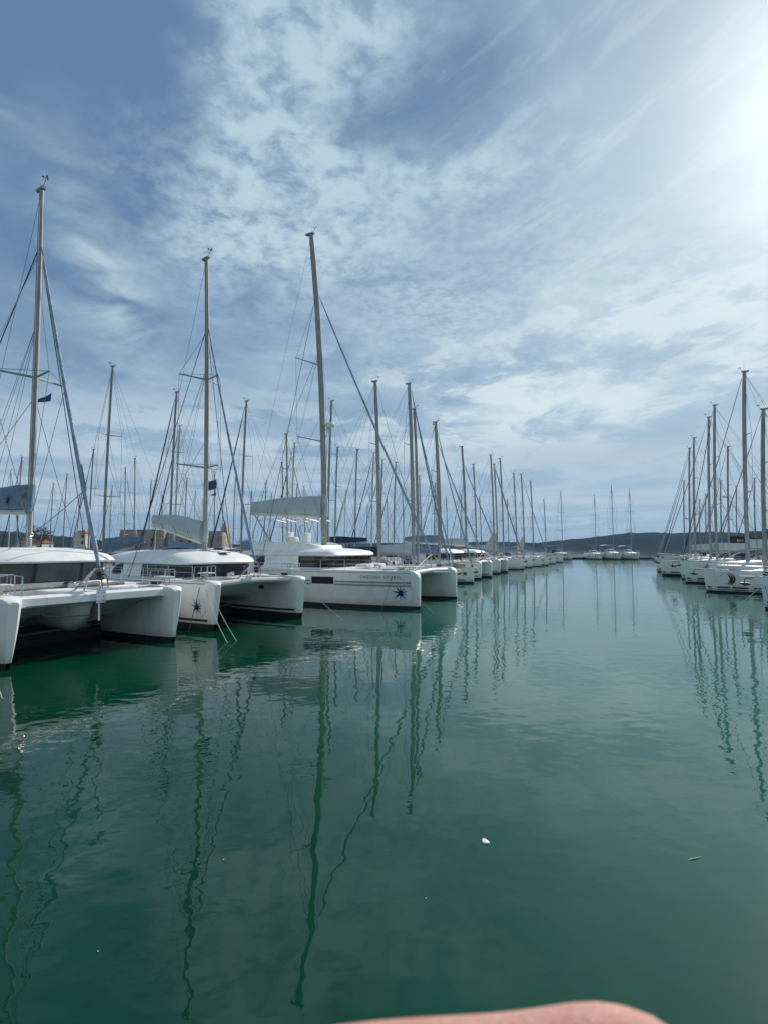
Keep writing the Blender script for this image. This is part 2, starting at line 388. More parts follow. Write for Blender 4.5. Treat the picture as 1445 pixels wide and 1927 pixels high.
# ------------------------------------------------------------------ hulls
class Hull:
    """one hull, bow at x = xb, running aft; half breadth as a function of distance aft and height"""
    def __init__(s, xb, yc, L, A, BD, BW, ZT, zp, rake=0.0, draft=0.5):
        s.xb, s.yc, s.L, s.A, s.BD, s.BW, s.ZT, s.zp, s.rake, s.draft = xb, yc, L, A, BD, BW, ZT, zp, rake, draft
    def top(s, a): return lerp(s.A, s.ZT, a)
    def half(s, a, z):
        bd, bw, zt = lerp(s.A, s.BD, a), lerp(s.A, s.BW, a), s.top(a)
        f = max(0.0, min(1.0, z/max(zt, .1)))
        return bw + (bd - bw)*(1 - (1 - f)**1.9) - (bd*.04 if f > .985 else 0)
    def x(s, a, z): return s.xb - a + s.rake*(z - 1.0)*max(0.0, 1 - a/(0.35*s.L))
    def pt(s, a, z, side, off=0.0):
        return Vector((s.x(a, z), s.yc + side*(s.half(a, z) + off), z))
    def stations(s):
        st = list(s.A); out_ = []
        for i in range(len(st) - 1):
            n = max(1, min(6, int((st[i + 1] - st[i])/.30)))
            for k in range(n): out_.append(st[i] + (st[i + 1] - st[i])*k/n)
        return out_ + [st[-1]]
    def build(s, parent, hull_mat, paint_mat, deck_mat, name='hull'):
        st = s.stations()
        rings, low, dk = [], [], []
        for a in st:
            zt = s.top(a); zp = min(s.zp, zt*.8)
            zs = [zp + (zt - zp)*f for f in (0, .1, .2, .32, .44, .56, .68, .8, .9, .97, 1)]
            rings.append([s.pt(a, z, -1) for z in zs] + [s.pt(a, z, 1) for z in zs[::-1]])
            d = s.draft*min(1, .25 + a/(s.L*.3)) * (1 if a < s.L*.75 else 1 - (a/s.L - .75)*2.2)
            side = [(s.half(a, zp), zp), (s.half(a, 0.0), 0.0), (s.half(a, 0)*.85, -d*.5), (s.half(a, 0)*.35, -d)]
            low.append([Vector((s.x(a, z), s.yc - y, z)) for y, z in side] + [Vector((s.x(a, z), s.yc + y, z)) for y, z in side[::-1]])
            h = s.half(a, zt)
            dk.append([Vector((s.x(a, zt), s.yc + h*k*.93, zt + .012 + .03*(1 - k*k))) for k in (-1, -.5, 0, .5, 1)])
        hb = MB().loft(rings, True, True, True)
        h = hb.build(name, hull_mat, parent)
        MB().loft(low, False).build('bottom_paint', paint_mat, h)
        MB().loft(dk, False).build('deck', deck_mat, h)
        return h
    def band(s, a0, a1, z0, z1, side, off=0.012, n=24):
        m = MB(); lo, hi = [], []
        for i in range(n + 1):
            a = a0 + (a1 - a0)*i/n
            lo.append(s.pt(a, z0, side, off)); hi.append(s.pt(a, z1, side, off))
        return m.strip(lo, hi)
    def decal(s, poly, a, z, side, off=0.014):
        """flat outline (u forward, v up) laid on the topside, fan from its middle"""
        pts = [s.pt(a - u, z + v, side, off) for u, v in poly]
        c = s.pt(a, z, side, off + .006)
        n = len(pts)
        return MB().add(pts + [c], [(i, (i + 1) % n, n) for i in range(n)])
    def lines(s, poly, a, z, side, w=0.012, off=0.014):
        """thin printed line along a polyline on the topside"""
        m = MB(); lo, hi = [], []
        for i, (u, v) in enumerate(poly):
            u0, v0 = poly[max(0, i - 1)]; u1, v1 = poly[min(len(poly) - 1, i + 1)]
            d = Vector((u1 - u0, v1 - v0)); d = d.normalized() if d.length > 0 else Vector((1, 0)); nx, ny = -d.y*w/2, d.x*w/2
            lo.append(s.pt(a - u - nx, z + v + ny, side, off)); hi.append(s.pt(a - u + nx, z + v - ny, side, off))
        return m.strip(lo, hi)

def star_poly(R):
    """eight uneven rays, the longest reaching aft and up"""
    rays = [(88, 1.0), (52, .72), (18, .78), (-15, .66), (-52, .86), (-92, .80), (-140, .98), (166, 1.02), (124, 1.10)]
    rays = sorted(rays, key=lambda r: r[0] % 360); out_ = []
    for i, (a, l) in enumerate(rays):
        b = rays[(i + 1) % len(rays)][0]
        out_.append((R*l*cos(radians(a)), R*l*sin(radians(a))))
        mid_ = a + ((b - a) % 360)/2
        out_.append((R*.24*cos(radians(mid_)), R*.24*sin(radians(mid_))))
    return out_

def star_logo(hull, parent, a, z, side, R):
    hull.decal(star_poly(R), a, z, side).build('star_emblem', 'star_blue', parent, 0)
    ring = [(R*.95*cos(radians(k)) + R*.15, R*.95*sin(radians(k)) + R*.1) for k in range(-60, 85, 10)]
    ring = [(R*.15 + .35*R, R*1.0), (R*.6, R*.95)] + [(R*(.55 + .75*cos(radians(k))), R*(-.05 + .95*sin(radians(k)))) for k in range(70, -75, -12)] + [(R*.75, -R*.95), (R*.45, -R*.95), (R*.45, R*.9)]
    hull.lines(ring, a, z, side, .014).build('emblem_outline', 'print_grey', parent, 0)

def lettering(text, size, hull, a, z, side, mat_, parent, name='boat_name'):
    """flat letters laid on the hull"""
    cu = bpy.data.curves.new('letters', 'FONT'); cu.body = text; cu.size = size; cu.resolution_u = 2
    cu.align_x = 'LEFT'; cu.space_character = 1.12
    tmp = bpy.data.objects.new('letters', cu); COL.objects.link(tmp)
    me = bpy.data.meshes.new_from_object(tmp, depsgraph=bpy.context.evaluated_depsgraph_get())
    bpy.data.objects.remove(tmp); bpy.data.curves.remove(cu)
    for v in me.vertices:
        u = v.co.x if side < 0 else -v.co.x
        v.co = hull.pt(a - u, z + v.co.y, side, .014) if hull else v.co
    me.materials.clear(); me.materials.append(MATS[mat_]); me.name = name
    o = bpy.data.objects.new(name, me); COL.objects.link(o); o.parent = parent
    return o

# ------------------------------------------------------------------ spars and rigging, shared by every boat
def masthead(mast, p, s=1.0):
    x, y, z = p
    m = MB().tube([(x + .05*s, y, z), (x + .3*s, y, z + .28*s)], .012, 4).tube([(x + .3*s, y, z + .28*s), (x + .34*s, y, z + .42*s)], .012, 4)
    for k in range(3):
        a = k*2.1; q = (x + .34*s + .1*s*cos(a), y + .1*s*sin(a), z + .42*s)
        m.tube([(x + .34*s, y, z + .42*s), q], .01, 4).ball(q, .045*s, 5, 4)
    m.build('anemometer', 'rubber', mast)
    m = MB().tube([(x - .06*s, y, z), (x - .06*s, y, z + .12*s)], .01, 4).tube([(x - .42*s, y, z + .12*s), (x + .1*s, y, z + .12*s)], .012, 4)
    m.add([(x - .42*s, y - .01, z + .18*s), (x - .42*s, y - .01, z + .06*s), (x - .26*s, y - .01, z + .12*s)], [(0, 1, 2)])
    m.build('wind_vane', 'rubber', mast)
    tube('aerial', [(x, y + .06, z), (x, y + .06, z + .85*s)], .008*s, 'spar_white', mast, 4)

def mast_tube(root, x0, z0, z1, rake, r, mat_='spar', n=10):
    H = z1 - z0
    pts = [(x0 - rake*f*f, 0, z0 + H*f) for f in (0, .25, .5, .75, .9, 1)]
    m = MB().tube(pts, [r, r, r, r*.96, r*.85, r*.72], n, True, 0.68)
    o = m.build('mast', mat_, root)
    # masthead crane and a sail track up the after face
    e = pts[-1]
    MB().box((e[0] - r*.5, 0, e[2] + .04), (r*3.4, r*1.1, .10)).build('masthead_crane', mat_, o)
    MB().tube([(p[0] - r*.98, 0, p[2]) for p in pts], [.022]*len(pts), 4).build('sail_track', 'wire', o)
    return o, (lambda z: Vector((x0 - rake*((z - z0)/H)**2, 0, z)))

def furled(root, a, b, r0, r1, mat_, clew=False):
    """rolled headsail on its stay, foot a to head b"""
    a, b = Vector(a), Vector(b); n = 12
    pts = [a + (b - a)*(i/n) for i in range(n + 1)]
    pts = [p + Vector((-.10*sin(pi*i/n), 0, -.05*sin(pi*i/n))) for i, p in enumerate(pts)]
    rr = [r0*.55] + [(r0 + (r1 - r0)*(i/n))*(1 + .10*sin(i*2.3)) for i in range(1, n)] + [r1*.6]
    o = MB().tube(pts, rr, 8).build('furled_headsail', mat_, root)
    tube('forestay', [a - (b - a).normalized()*.75, a], .014, 'wire', root, 5)
    tube('stay_head', [b, b + (b - a).normalized()*.55], .022, 'wire', root, 5)
    MB().tube([a - (b - a).normalized()*.45, a - (b - a).normalized()*.36], .13, 10).tube([a - (b - a).normalized()*.30, a - (b - a).normalized()*.22], .13, 10).build('furling_drum', 'rubber', root)
    return o

def sail_bag(root, x0, x1, zb0, zb1, zt0, zt1, w, mat_, sag=0.0, name='sail_cover'):
    """stack-pack cover along the boom: x0 at the mast, x1 its after end"""
    rings = []; n = 12
    rnd = random.Random(int(abs(x0*31 + zt0*17)*10))
    for i in range(n + 1):
        f = i/n; x = x0 + (x1 - x0)*f
        zb = zb0 + (zb1 - zb0)*f; zt = zt0 + (zt1 - zt0)*f + sag*sin(pi*f) + rnd.uniform(-.025, .025)
        ww = w*(1 - .45*f)*(1 + rnd.uniform(-.08, .08))
        if i in (0, n): ww *= .7
        hgt = zt - zb
        prof = [(.55, 0), (.95, .12), (1, .35), (.8, .65), (.42, .88), (.08, 1)]
        rings.append([(x, -ww*k, zb + hgt*q) for k, q in prof] + [(x, ww*k, zb + hgt*q) for k, q in prof[::-1]])
    o = MB().loft(rings, True, True, True).build(name, mat_, root, 50)
    return o

def wire(root, name, a, b, r=.011, m='wire', sag=0.0, n=4):
    a, b = Vector(a), Vector(b)
    pts = [a, b] if not sag else [a + (b - a)*(i/8) - Vector((0, 0, sag*sin(pi*i/8))) for i in range(9)]
    return tube(name, pts, r, m, root, n)

def rail_run(root, pts, h, name='guard_rail', every=1, gate=()):
    """stanchions along pts (points on deck) with two wires; each stanchion a part"""
    for i, p in enumerate(pts):
        if i in gate: continue
        tube('stanchion', [p, (p[0], p[1], p[2] + h)], .016, 'steel', root, 5)
    for f in (1.0, .55):
        tube('lifeline', [(p[0], p[1], p[2] + h*f) for p in pts], .007, 'steel', root, 4)

def flag(root, p, w, h, m, name='flag', tri=True):
    x, y, z = p
    n = 5; lo, hi = [], []
    for i in range(n + 1):
        f = i/n
        lo.append((x - w*f*.75, y - w*f*.50 + .05*sin(f*5), z - h*(.5 if tri else 1)*1.0 + (h*.25*f if tri else 0) - .30*w*f))
        hi.append((x - w*f*.75, y - w*f*.50 + .05*sin(f*5 + .4), z - (h*.25*f if tri else 0) - .30*w*f))
    m_ = MB().strip(lo, hi)
    back = MB().strip([(q[0], q[1] + .004, q[2]) for q in lo], [(q[0], q[1] + .004, q[2]) for q in hi])
    m_.add(back.v, back.f)
    return m_.build(name, m, root)
# ------------------------------------------------------------------ catamarans
def outline(L, a0, a1, hw, fr, n=18, p=0.62, aft=None):
    """plan of a cabin: from the starboard after corner round the front to the port after corner"""
    aw = aft or hw; pts = [(L/2 - a1, -aw), (L/2 - (a0*.35 + a1*.65), -(aw*.65 + hw*.35))]
    for i in range(n + 1):
        th = -pi/2 + pi*i/n
        s_, c_ = sin(th), cos(th)
        pts.append((L/2 - a0 - fr*(1 - max(0, c_)**p), hw*(1 if s_ > 0 else -1)*abs(s_)**p))
    return pts + [(L/2 - (a0*.35 + a1*.65), (aw*.65 + hw*.35)), (L/2 - a1, aw)]

def offset(pts, d):
    out_ = []
    for i, p in enumerate(pts):
        a, b = pts[max(0, i - 1)], pts[min(len(pts) - 1, i + 1)]
        dx, dy = b[0] - a[0], b[1] - a[1]; l = sqrt(dx*dx + dy*dy) or 1
        out_.append((p[0] + dy/l*d, p[1] - dx/l*d))
    return out_

def resample(pts, n0, n1, step=0.12):
    """points along a polyline between two arc lengths"""
    seg = [0.0]
    for i in range(len(pts) - 1): seg.append(seg[-1] + sqrt((pts[i+1][0]-pts[i][0])**2 + (pts[i+1][1]-pts[i][1])**2))
    def at(s):
        for i in range(len(pts) - 1):
            if s <= seg[i + 1]:
                f = (s - seg[i])/max(1e-6, seg[i + 1] - seg[i]); return (pts[i][0] + (pts[i+1][0]-pts[i][0])*f, pts[i][1] + (pts[i+1][1]-pts[i][1])*f)
        return pts[-1]
    k = max(2, int((n1 - n0)/step))
    return [at(n0 + (n1 - n0)*j/k) for j in range(k + 1)], seg[-1]

def catamaran(q):
    L, sep, fb = q['L'], q['sep'], q['fb']
    root = thing('catamaran', q['label'], 'catamaran', q['loc'], q['rz'], q['group'])
    X_ = lambda a: L/2 - a
    r = q.get('bow_round', .10)
    A = [0, .07, .20, .45, 1.0, 2.0, 3.6, 6.0, L - 2.4, L - 1.5, L - .7, L]
    w = q.get('hw', .78)
    BD = [k*w/.78 for k in (.14, .22, .29, .36, .46, .60, .72, .78, .76, .74, .72, .70)]
    BW = [k*w/.78 for k in (.05, .08, .12, .17, .26, .38, .50, .56, .54, .52, .50, .48)]
    ZT = [fb - r*1.6, fb - r*.75, fb - r*.25, fb, fb, fb, fb, fb, fb, fb*.72, fb*.45, .42]
    hulls = []
    for side in (-1, 1):
        hl = Hull(L/2, side*sep/2, L, A, BD, BW, ZT, q['zp'], q.get('rake', .10))
        ho = hl.build(root, q.get('hull_mat', 'gelcoat'), q.get('paint', 'antifouling'), 'deck_white')
        hulls.append((hl, ho, side))
    # ---- bridge deck between the hulls
    bd0, yi = q['bd0'], sep/2 - w*.62
    m = MB(); ys = [-1, -.9, -.7, -.4, -.15, 0, .15, .4, .7, .9, 1]; top_, bot = [], []
    sts = [bd0, bd0 + .12, bd0 + .4, bd0 + .9, bd0 + 1.6, bd0 + 2.6, bd0 + 4, L*.65, L - 1.8]
    zb = [fb - .25, fb - .5, fb - .85, fb - 1.05, fb - 1.18, fb - 1.24, fb - 1.25, fb - 1.25, fb - 1.25]
    rings = []
    for a, z in zip(sts, zb):
        rings.append([(X_(a), y*yi, z + (.04 + .28*abs(y)**4)*-1 + .02) for y in ys] + [(X_(a), y*yi, fb + .0 if a < L - 2.0 else fb - .35) for y in ys[::-1]])
    m.loft(rings, True, True, True); m.build('bridgedeck', 'gelcoat', root)
    # ---- pod under the middle
    if q.get('pod'):
        pa0, pa1, pz, pw = q['pod']; rings = []
        for i in range(11):
            f = i/10; a = pa0 + (pa1 - pa0)*f; s_ = min(1, (f*3.2))**.45 if f > 0 else .05
            zt = fb - .22; z0 = zt - (zt - pz)*s_*(1 - .25*max(0, f - .5)); ww = pw*(.25 + .75*s_)
            rings.append([(X_(a), ww*sin(radians(k)), zt - (zt - z0)*cos(radians(k))**.8 if abs(k) < 90 else zt) for k in range(-90, 91, 15)])
        MB().loft(rings, True, True, True).build('nacelle', 'gelcoat', root)
    # ---- crossbeam, nets and catwalk
    ba = q.get('beam_a', .55); bh, bt = q['beam']
    m = MB()
    if bt == 'box':
        prof = [(-.16, -.5), (.10, -.5), (.17, -.38), (.17, .30), (.10, .48), (0, .52), (-.16, .52)]
        m.loft([[(X_(ba) + u, y, fb - bh/2 - .0 + v*bh) for u, v in prof] for y in (-sep/2 + w*.35, -1.2, 0, 1.2, sep/2 - w*.35)], True, True, True)
        cb = m.build('crossbeam', 'gelcoat', root)
        MB().box((X_(ba) + .175, 0, fb - bh*.86), (.012, sep - w*1.2, .022)).build('rubbing_strip', 'stripe_dark', cb)
        pl = MB().rbox((X_(ba) + .18, 0, fb - bh*.45), (.02, .34, .44), .05).build('stay_plate', 'steel', cb)
        for iy in (-1, 1):
            for iz in (-.14, 0, .14): MB().ball((X_(ba) + .195, iy*.1, fb - bh*.45 + iz), .022, 6, 4).build('bolt', 'wire', pl)
    else:
        m.tube([(X_(ba), -sep/2 + .1, fb - .14), (X_(ba) + .03, 0, fb - .06), (X_(ba), sep/2 - .1, fb - .14)], bh*.5, 10)
        cb = m.build('crossbeam', 'spar_white', root)
    m = MB()
    for s in (-1, 1):
        m.box((X_((ba + bd0)/2), s*(yi*.5 + .14), fb - .10), (bd0 - ba - .1, yi - .42, .012))
    m.build('trampoline', 'net', root)
    MB().rbox((X_((ba + bd0)/2), 0, fb - .04), (bd0 - ba + .2, .44, .1), .05).build('catwalk', 'deck_white', root)
    # forestay bridle or arch
    if q.get('arch'):
        m = MB().tube([(X_(ba) - .15, -.42, fb), (X_(ba) - .08, -.34, fb + .45), (X_(ba) - .02, -.12, fb + .78), (X_(ba) - .02, .12, fb + .78), (X_(ba) - .08, .34, fb + .45), (X_(ba) - .15, .42, fb)], .035, 8)
        m.tube([(X_(ba) - .75, -.46, fb), (X_(ba) - .05, -.2, fb + .7)], .026, 6).tube([(X_(ba) - .75, .46, fb), (X_(ba) - .05, .2, fb + .7)], .026, 6)
        m.build('stay_arch', 'steel', root)
    else:
        m = MB().tube([(X_(ba), 0, fb - .05), (X_(ba) - .05, 0, fb + .95)], .05, 7)
        m.tube([(X_(ba), -sep/2 + .3, fb), (X_(ba) - .05, 0, fb + .95)], .028, 6).tube([(X_(ba), sep/2 - .3, fb), (X_(ba) - .05, 0, fb + .95)], .028, 6)
        m.build('stay_bridle', 'spar_white', root)
    if q.get('sprit'):
        tube('bowsprit', [(X_(ba) - .4, 0, fb - .22), (X_(ba) + q['sprit'], 0, fb - .18)], .07, 'spar_white', root, 8)
    # anchor slung below the beam
    if q.get('slung_anchor'):
        m = MB().box((X_(ba) - .15, 0, fb - .62), (.30, .20, .62)); m.build('anchor_roller', 'spar_dark', root)
        m = MB().tube([(X_(ba) + .05, 0, fb - .35), (X_(ba) + .1, 0, fb - .98)], .035, 6)
        m.loft([[(X_(ba) + .1, -.04, fb - .92), (X_(ba) + .1, .04, fb - .92), (X_(ba) + .02, 0, fb - .98)], [(X_(ba) - .28, -.26, fb - 1.05), (X_(ba) - .28, .26, fb - 1.05), (X_(ba) - .30, 0, fb - 1.2)], [(X_(ba) - .62, -.05, fb - .86), (X_(ba) - .62, .05, fb - .86), (X_(ba) - .6, 0, fb - .9)]], True, True, True)
        m.build('anchor', 'steel', root)
    # windlass and coiled lines on the foredeck
    wl_ = MB().rbox((X_(bd0 + .35), .25, fb + .12), (.42, .3, .22), .06); wl_.tube([(X_(bd0 + .35), .4, fb + .16), (X_(bd0 + .35), .62, fb + .16)], .09, 10)
    wl_.build('windlass', 'steel', root)
    for cx_, cy_, cm in ((1.15, -sep/2, 'rope_pale'), (1.3, sep/2, 'rope_dark'), (bd0 + .6, -.9, 'rope_pale')):
        m = MB()
        for k in range(7):
            rr = .13 + .022*(k % 4); m.tube([(X_(cx_) + rr*cos(i*.62 + k), cy_ + rr*1.25*sin(i*.62 + k), fb + .06 + .016*k + .01*sin(i + k)) for i in range(12)], .013, 4)
        m.build('coiled_rope', cm, root)
    # ---- deckhouse
    c = q['cabin']; a0, a1, hw, fr = c['a0'], c['a1'], c['hw'], c['fr']
    O = outline(L, a0, a1, hw, fr, p=c.get('p', .62))
    lean = c.get('lean', .10)
    zs = [fb - .02, c['zw0'] - .02, c['zw1'] + .04]
    rings = []
    for z in zs:
        f = (z - fb)/(c['zw1'] - fb)
        rings.append([(p[0], p[1], z) for p in offset(O, -lean*f)] )
    cab = MB().loft(rings, True, True, True).build('deckhouse', 'gelcoat', root)
    # coaming step under the windows
    MB().loft([[(p[0], p[1], fb - .02) for p in offset(O, c.get('step', .30))], [(p[0], p[1], c['zw0'] - .22) for p in offset(O, c.get('step', .30) - .03)],
               [(p[0], p[1], c['zw0'] - .14) for p in offset(O, c.get('step', .30) - .10)], [(p[0], p[1], c['zw0'] - .08) for p in offset(O, .02)]], True, True, True).build('coaming', 'deck_white', cab)
    _, tot = resample(O, 0, 1)
    def at(s0, s1, z, off):
        f = (z - fb)/(c['zw1'] - fb)
        pts, _t = resample(offset(O, -lean*f + off), s0*tot, s1*tot); return [(p[0], p[1], z) for p in pts]
    MB().strip(at(c.get('b0', .13), c.get('b1', .87), c['zw0'], .006), at(c.get('b0', .13), c.get('b1', .87), c['zw1'], .006)).build('window_band', 'rubber', cab)
    cuts = c['cuts']
    for i in range(len(cuts) - 1):
        g = .0045
        gm = 'glass_pale' if i in c.get('pale', ()) else c.get('glass', 'glass_dark')
        MB().strip(at(cuts[i] + g, cuts[i + 1] - g, c['zw0'] + .04, .016), at(cuts[i] + g, cuts[i + 1] - g, c['zw1'] - .02, .016)).build('window', gm, cab)
    # roof
    ov = c.get('over', .28); RO = outline(L, a0, c['ra'], hw, fr, p=c.get('p', .62), aft=c.get('aw', hw))
    zr0, zr1, th = c['zw1'], c['zr'], c.get('th', .22)
    rings = []
    cx = X_((a0 + c['ra'])/2)
    def sc(ring, k): return [((p[0] - cx)*k + cx, p[1]*k) for p in ring]
    for off, k, z in ((ov - .06, 1, zr0 + .02), (ov, 1, zr0 + .05), (ov + .02, 1, zr0 + th*.5), (ov - .05, 1, zr0 + th), (ov - .25, 1, zr0 + th + (zr1 - zr0 - th)*.35), (0, .80, zr0 + th + (zr1 - zr0 - th)*.72), (0, .55, zr1 - .02), (0, .25, zr1)):
        rings.append([(p[0], p[1], z) for p in (sc(offset(RO, off), k) if k < 1 else offset(RO, off))])
    roof = MB().loft(rings, True, True, True).build('coachroof', 'deck_white', root, 50)
    rz = lambda a, y=0: zr1 - .02 - max(0, abs((a - (a0 + c['ra'])/2)/((c['ra'] - a0)*.5)) - .45)*.35
    for (ha, hy, hl_, hw_) in c.get('hatches', ()):
        hz = rz(ha) - abs(hy)*.085 - .02
        MB().box((X_(ha), hy, hz + .07), (hl_, hw_, .035)).build('hatch', 'glass_pale', roof)
    for s in (-1, 1):
        tube('roof_post', [(X_(c['ra'] - .25), s*(hw - .1), fb - .3), (X_(c['ra'] - .25), s*(hw - .1), zr0 + .05)], .05, 'spar_white', root, 6)
        m = MB(); gx = [X_(a0 + .9 + k*.2*(c['ra'] - a0 - 1.8)) for k in range(6)]
        m.tube([(x, s*hw*.62, rz(L/2 - x) + .02 - (zr1 - zr0)*.12) for x in gx], .016, 5); m.build('grab_rail', 'steel', roof)
    # ---- spars
    ma, mh, r_ = q['mast_a'], q['mast_h'], q['mast_r']; mz = rz(ma) - .03; x0 = X_(ma)
    mast, mp = mast_tube(root, x0, mz, mh, q.get('mast_rake', .5), r_, q.get('spar', 'spar'), 12)
    MB().rbox((x0, 0, mz + .05), (r_*3.6, r_*2.6, .12), .1).build('mast_step', 'spar', mast)
    masthead(mast, mp(mh), 1.0)
    m = MB()
    for k in range(4): m.ball((x0 + r_*.7*cos(k*1.7), r_*.75*sin(k*1.7), mz + .45 + .12*k), .075, 7, 5, 1.2)
    m.build('winch', 'steel', mast)
    hs = q['stay_h']
    for (z, ls, kinds) in q['spreaders']:
        p = mp(z)
        for kd in kinds:
            e = {'s': (p.x - .45*ls, -ls, z + .10), 'p': (p.x - .45*ls, ls, z + .10), 'f': (p.x + .75*ls, 0, z + .06)}[kd]
            MB().tube([p, e], [.055, .036], 6, True, .55).build('spreader', 'spar', mast)
    # diamonds
    zl = [hs] + [z for z, _, _ in q['spreaders']][::-1] + [mz + 1.2]
    for sy in (-1, 1):
        pts = [mp(hs - .3)] + [Vector((mp(z).x - .45*ls, sy*ls, z + .10)) for z, ls, _ in sorted(q['spreaders'], reverse=True)] + [mp(mz + 1.0)]
        tube('diamond_stay', pts, .012, 'wire', root, 4)
    if any('f' in k for _, _, k in q['spreaders']):
        pts = [mp(hs - 1.5)] + [Vector((mp(z).x + .75*ls, 0, z + .06)) for z, ls, k in sorted(q['spreaders'], reverse=True) if 'f' in k] + [mp(mz + 2.2)]
        tube('jumper_stay', pts, .011, 'wire', root, 4)
        for z, ls, k in q['spreaders']:
            for sy in (-1, 1): wire(root, 'jumper_tie', (mp(z).x + .75*ls, 0, z + .06), (mp(z).x - .45*ls, sy*ls, z + .10), .011)
    ca = ma + q.get('chain', 1.7)
    for sy in (-1, 1):
        wire(root, 'shroud', mp(hs), (X_(ca), sy*(sep/2 + w*.8), fb), .020, 'rope_dark')
        wire(root, 'lower_shroud', mp(hs*.60), (X_(ca + .5), sy*(sep/2 + w*.8), fb), .012)
        wire(root, 'lazy_jack', mp(mz + (mh - mz)*.62), (x0 - q['boom']['len']*.55, sy*.16, q['boom']['zt1']), .008, 'rope_dark')
        wire(root, 'lazy_jack', mp(mz + (mh - mz)*.62), (x0 - q['boom']['len']*.9, sy*.10, q['boom']['zt1']), .008, 'rope_dark')
    wire(root, 'topping_lift', mp(mh - .05), (x0 - q['boom']['len'] - .05, 0, q['boom']['zb1'] + .15), .009, 'rope_dark')
    for k, dx in enumerate((.16, -.02)): wire(root, 'halyard', mp(mh - .6) + Vector((dx, .12*(1 if k else -1), 0)), (x0 + dx*1.4, .16*(1 if k else -1), mz + .1), .009, ('rope_pale', 'rope_dark')[k])
    foot = Vector((X_(ba) - .02, 0, fb + q.get('stay_foot', .95))); head = mp(hs) + Vector((r_*.8, 0, -.1))
    d = (head - foot)
    fs = furled(root, foot, foot + d*.965, q['genoa'][0], q['genoa'][1], q.get('genoa_mat', 'genoa_uv'))
    if q.get('clew'):
        ce = foot + d*q['clew'][0]; cw = q['clew'][1]; hgt = d*q['clew'][2]
        ax = Vector((-cw, cw*.25, -.1))
        m = MB().add([ce + hgt, ce - hgt*.55, ce + ax - hgt*.45, ce + ax - hgt*.15], [(0, 1, 2, 3)])
        m.add([p + Vector((.03, .04, 0)) for p in (ce + hgt, ce - hgt*.55, ce + ax - hgt*.45, ce + ax - hgt*.15)], [(3, 2, 1, 0)])
        m.build('sail_clew', q.get('genoa_mat', 'genoa_uv'), fs)
        cl = ce + ax - hgt*.45
        for sy in (-1, 1): wire(root, 'headsail_sheet', cl, (X_(a0 + 1.2), sy*1.2, zr1 - .1), .02, 'cover_slate', .12)
    # ---- boom
    b = q['boom']
    MB().tube([(x0 - .25, 0, b['zb0'] - .10), (x0 - b['len'], 0, b['zb1'] - .10)], .13, 8, True, 1.0).build('boom', 'spar_white', root)
    sb = sail_bag(root, x0 - .22, x0 - b['len'], b['zb0'], b['zb1'], b['zt0'], b['zt1'], .33, b['mat'], b.get('sag', 0))
    for f in (.22, .48, .74):
        xx = x0 - b['len']*f; z0 = b['zb0'] + (b['zb1'] - b['zb0'])*f; z1 = b['zt0'] + (b['zt1'] - b['zt0'])*f
        MB().tube([(xx, -.27*(1 - .4*f) - .10, z0 + (z1 - z0)*.35), (xx, -.20*(1 - .4*f) - .06, z0 + .0), (xx, 0, z0 - .24)], .012, 4).build('strap', 'rope_dark', sb)
    MB().tube([(x0 + .18, -.1, b['zb0'] - .1), (x0 + .22, -.06, (b['zb0'] + b['zt0'])/2), (x0 + .1, 0, b['zt0'] - .05)], .13, 7).build('bag_front', b['mat'], sb)
    wire(root, 'mainsheet', (x0 - b['len'] + .3, 0, b['zb1'] - .15), (X_(c['ra'] - .6), 0, zr1 - .05), .03, 'rope_dark')
    wire(root, 'mainsheet', (x0 - b['len'] + .15, .1, b['zb1'] - .15), (X_(c['ra'] - .2), .4, zr1 - .1), .02, 'rope_pale')
    # ---- rails and pulpits
    for hl, ho, side in hulls:
        y = lambda a, k=.80: hl.yc + side*hl.half(a, fb)*k
        pts = [(X_(a), y(a), fb + .03) for a in (1.3, 3.0, 4.7, 6.4, 8.1, L - 2.6)]
        rail_run(root, pts, .62)
        m = MB(); px_ = [X_(.35), X_(.35), X_(.85), X_(1.3), X_(1.3)]
        yo = hl.yc + side*.20; yi_ = hl.yc - side*.20
        for yy in (yo, yi_):
            m.tube([(X_(1.25), yy + (yy - hl.yc)*.6, fb), (X_(1.2), yy + (yy - hl.yc)*.6, fb + .62), (X_(.42), yy, fb + .66), (X_(.36), yy, fb)], .018, 6)
            m.tube([(X_(.8), yy + (yy - hl.yc)*.3, fb), (X_(.8), yy + (yy - hl.yc)*.3, fb + .64)], .016, 5)
        m.tube([(X_(.42), yo, fb + .66), (X_(.42), yi_, fb + .66)], .018, 6)
        pu = m.build('pulpit', 'steel', root)
        MB().rbox((X_(.78), hl.yc, fb + .36), (.72, .46, .05), .03).build('pulpit_seat', 'plastic_white', pu)
        for a in (.75, 2.6): MB().box((X_(a), hl.yc + side*.1, fb + .07), (.26, .07, .05)).box((X_(a), hl.yc + side*.1, fb + .03), (.10, .05, .06)).build('cleat', 'steel', root)
        MB().rbox((X_(2.0), hl.yc, fb + .055), (.62, .5, .04), .08).build('deck_hatch', 'glass_pale', root)
        for sd in (-1, 1): hl.band(.45, L - 2.7, fb - .115, fb - .08, sd, .014, 30).build('rub_rail', 'stripe_grey', ho, 0)
        for fa, fz in ((1.9, .62), (L*.45, .48), (L*.62, .55)):
            fp = hl.pt(fa, fz, side, .01); MB().ball(fp, .035, 7, 5).build('hull_fitting', 'steel', ho)
        if q.get('boot'):
            z0, z1, bm_ = q['boot']
            hl.band(.30, L - .6, z0, z1, side).build('boot_stripe', bm_, ho, 0); hl.band(.30, L - .6, z0, z1, -side).build('boot_stripe', bm_, ho, 0)
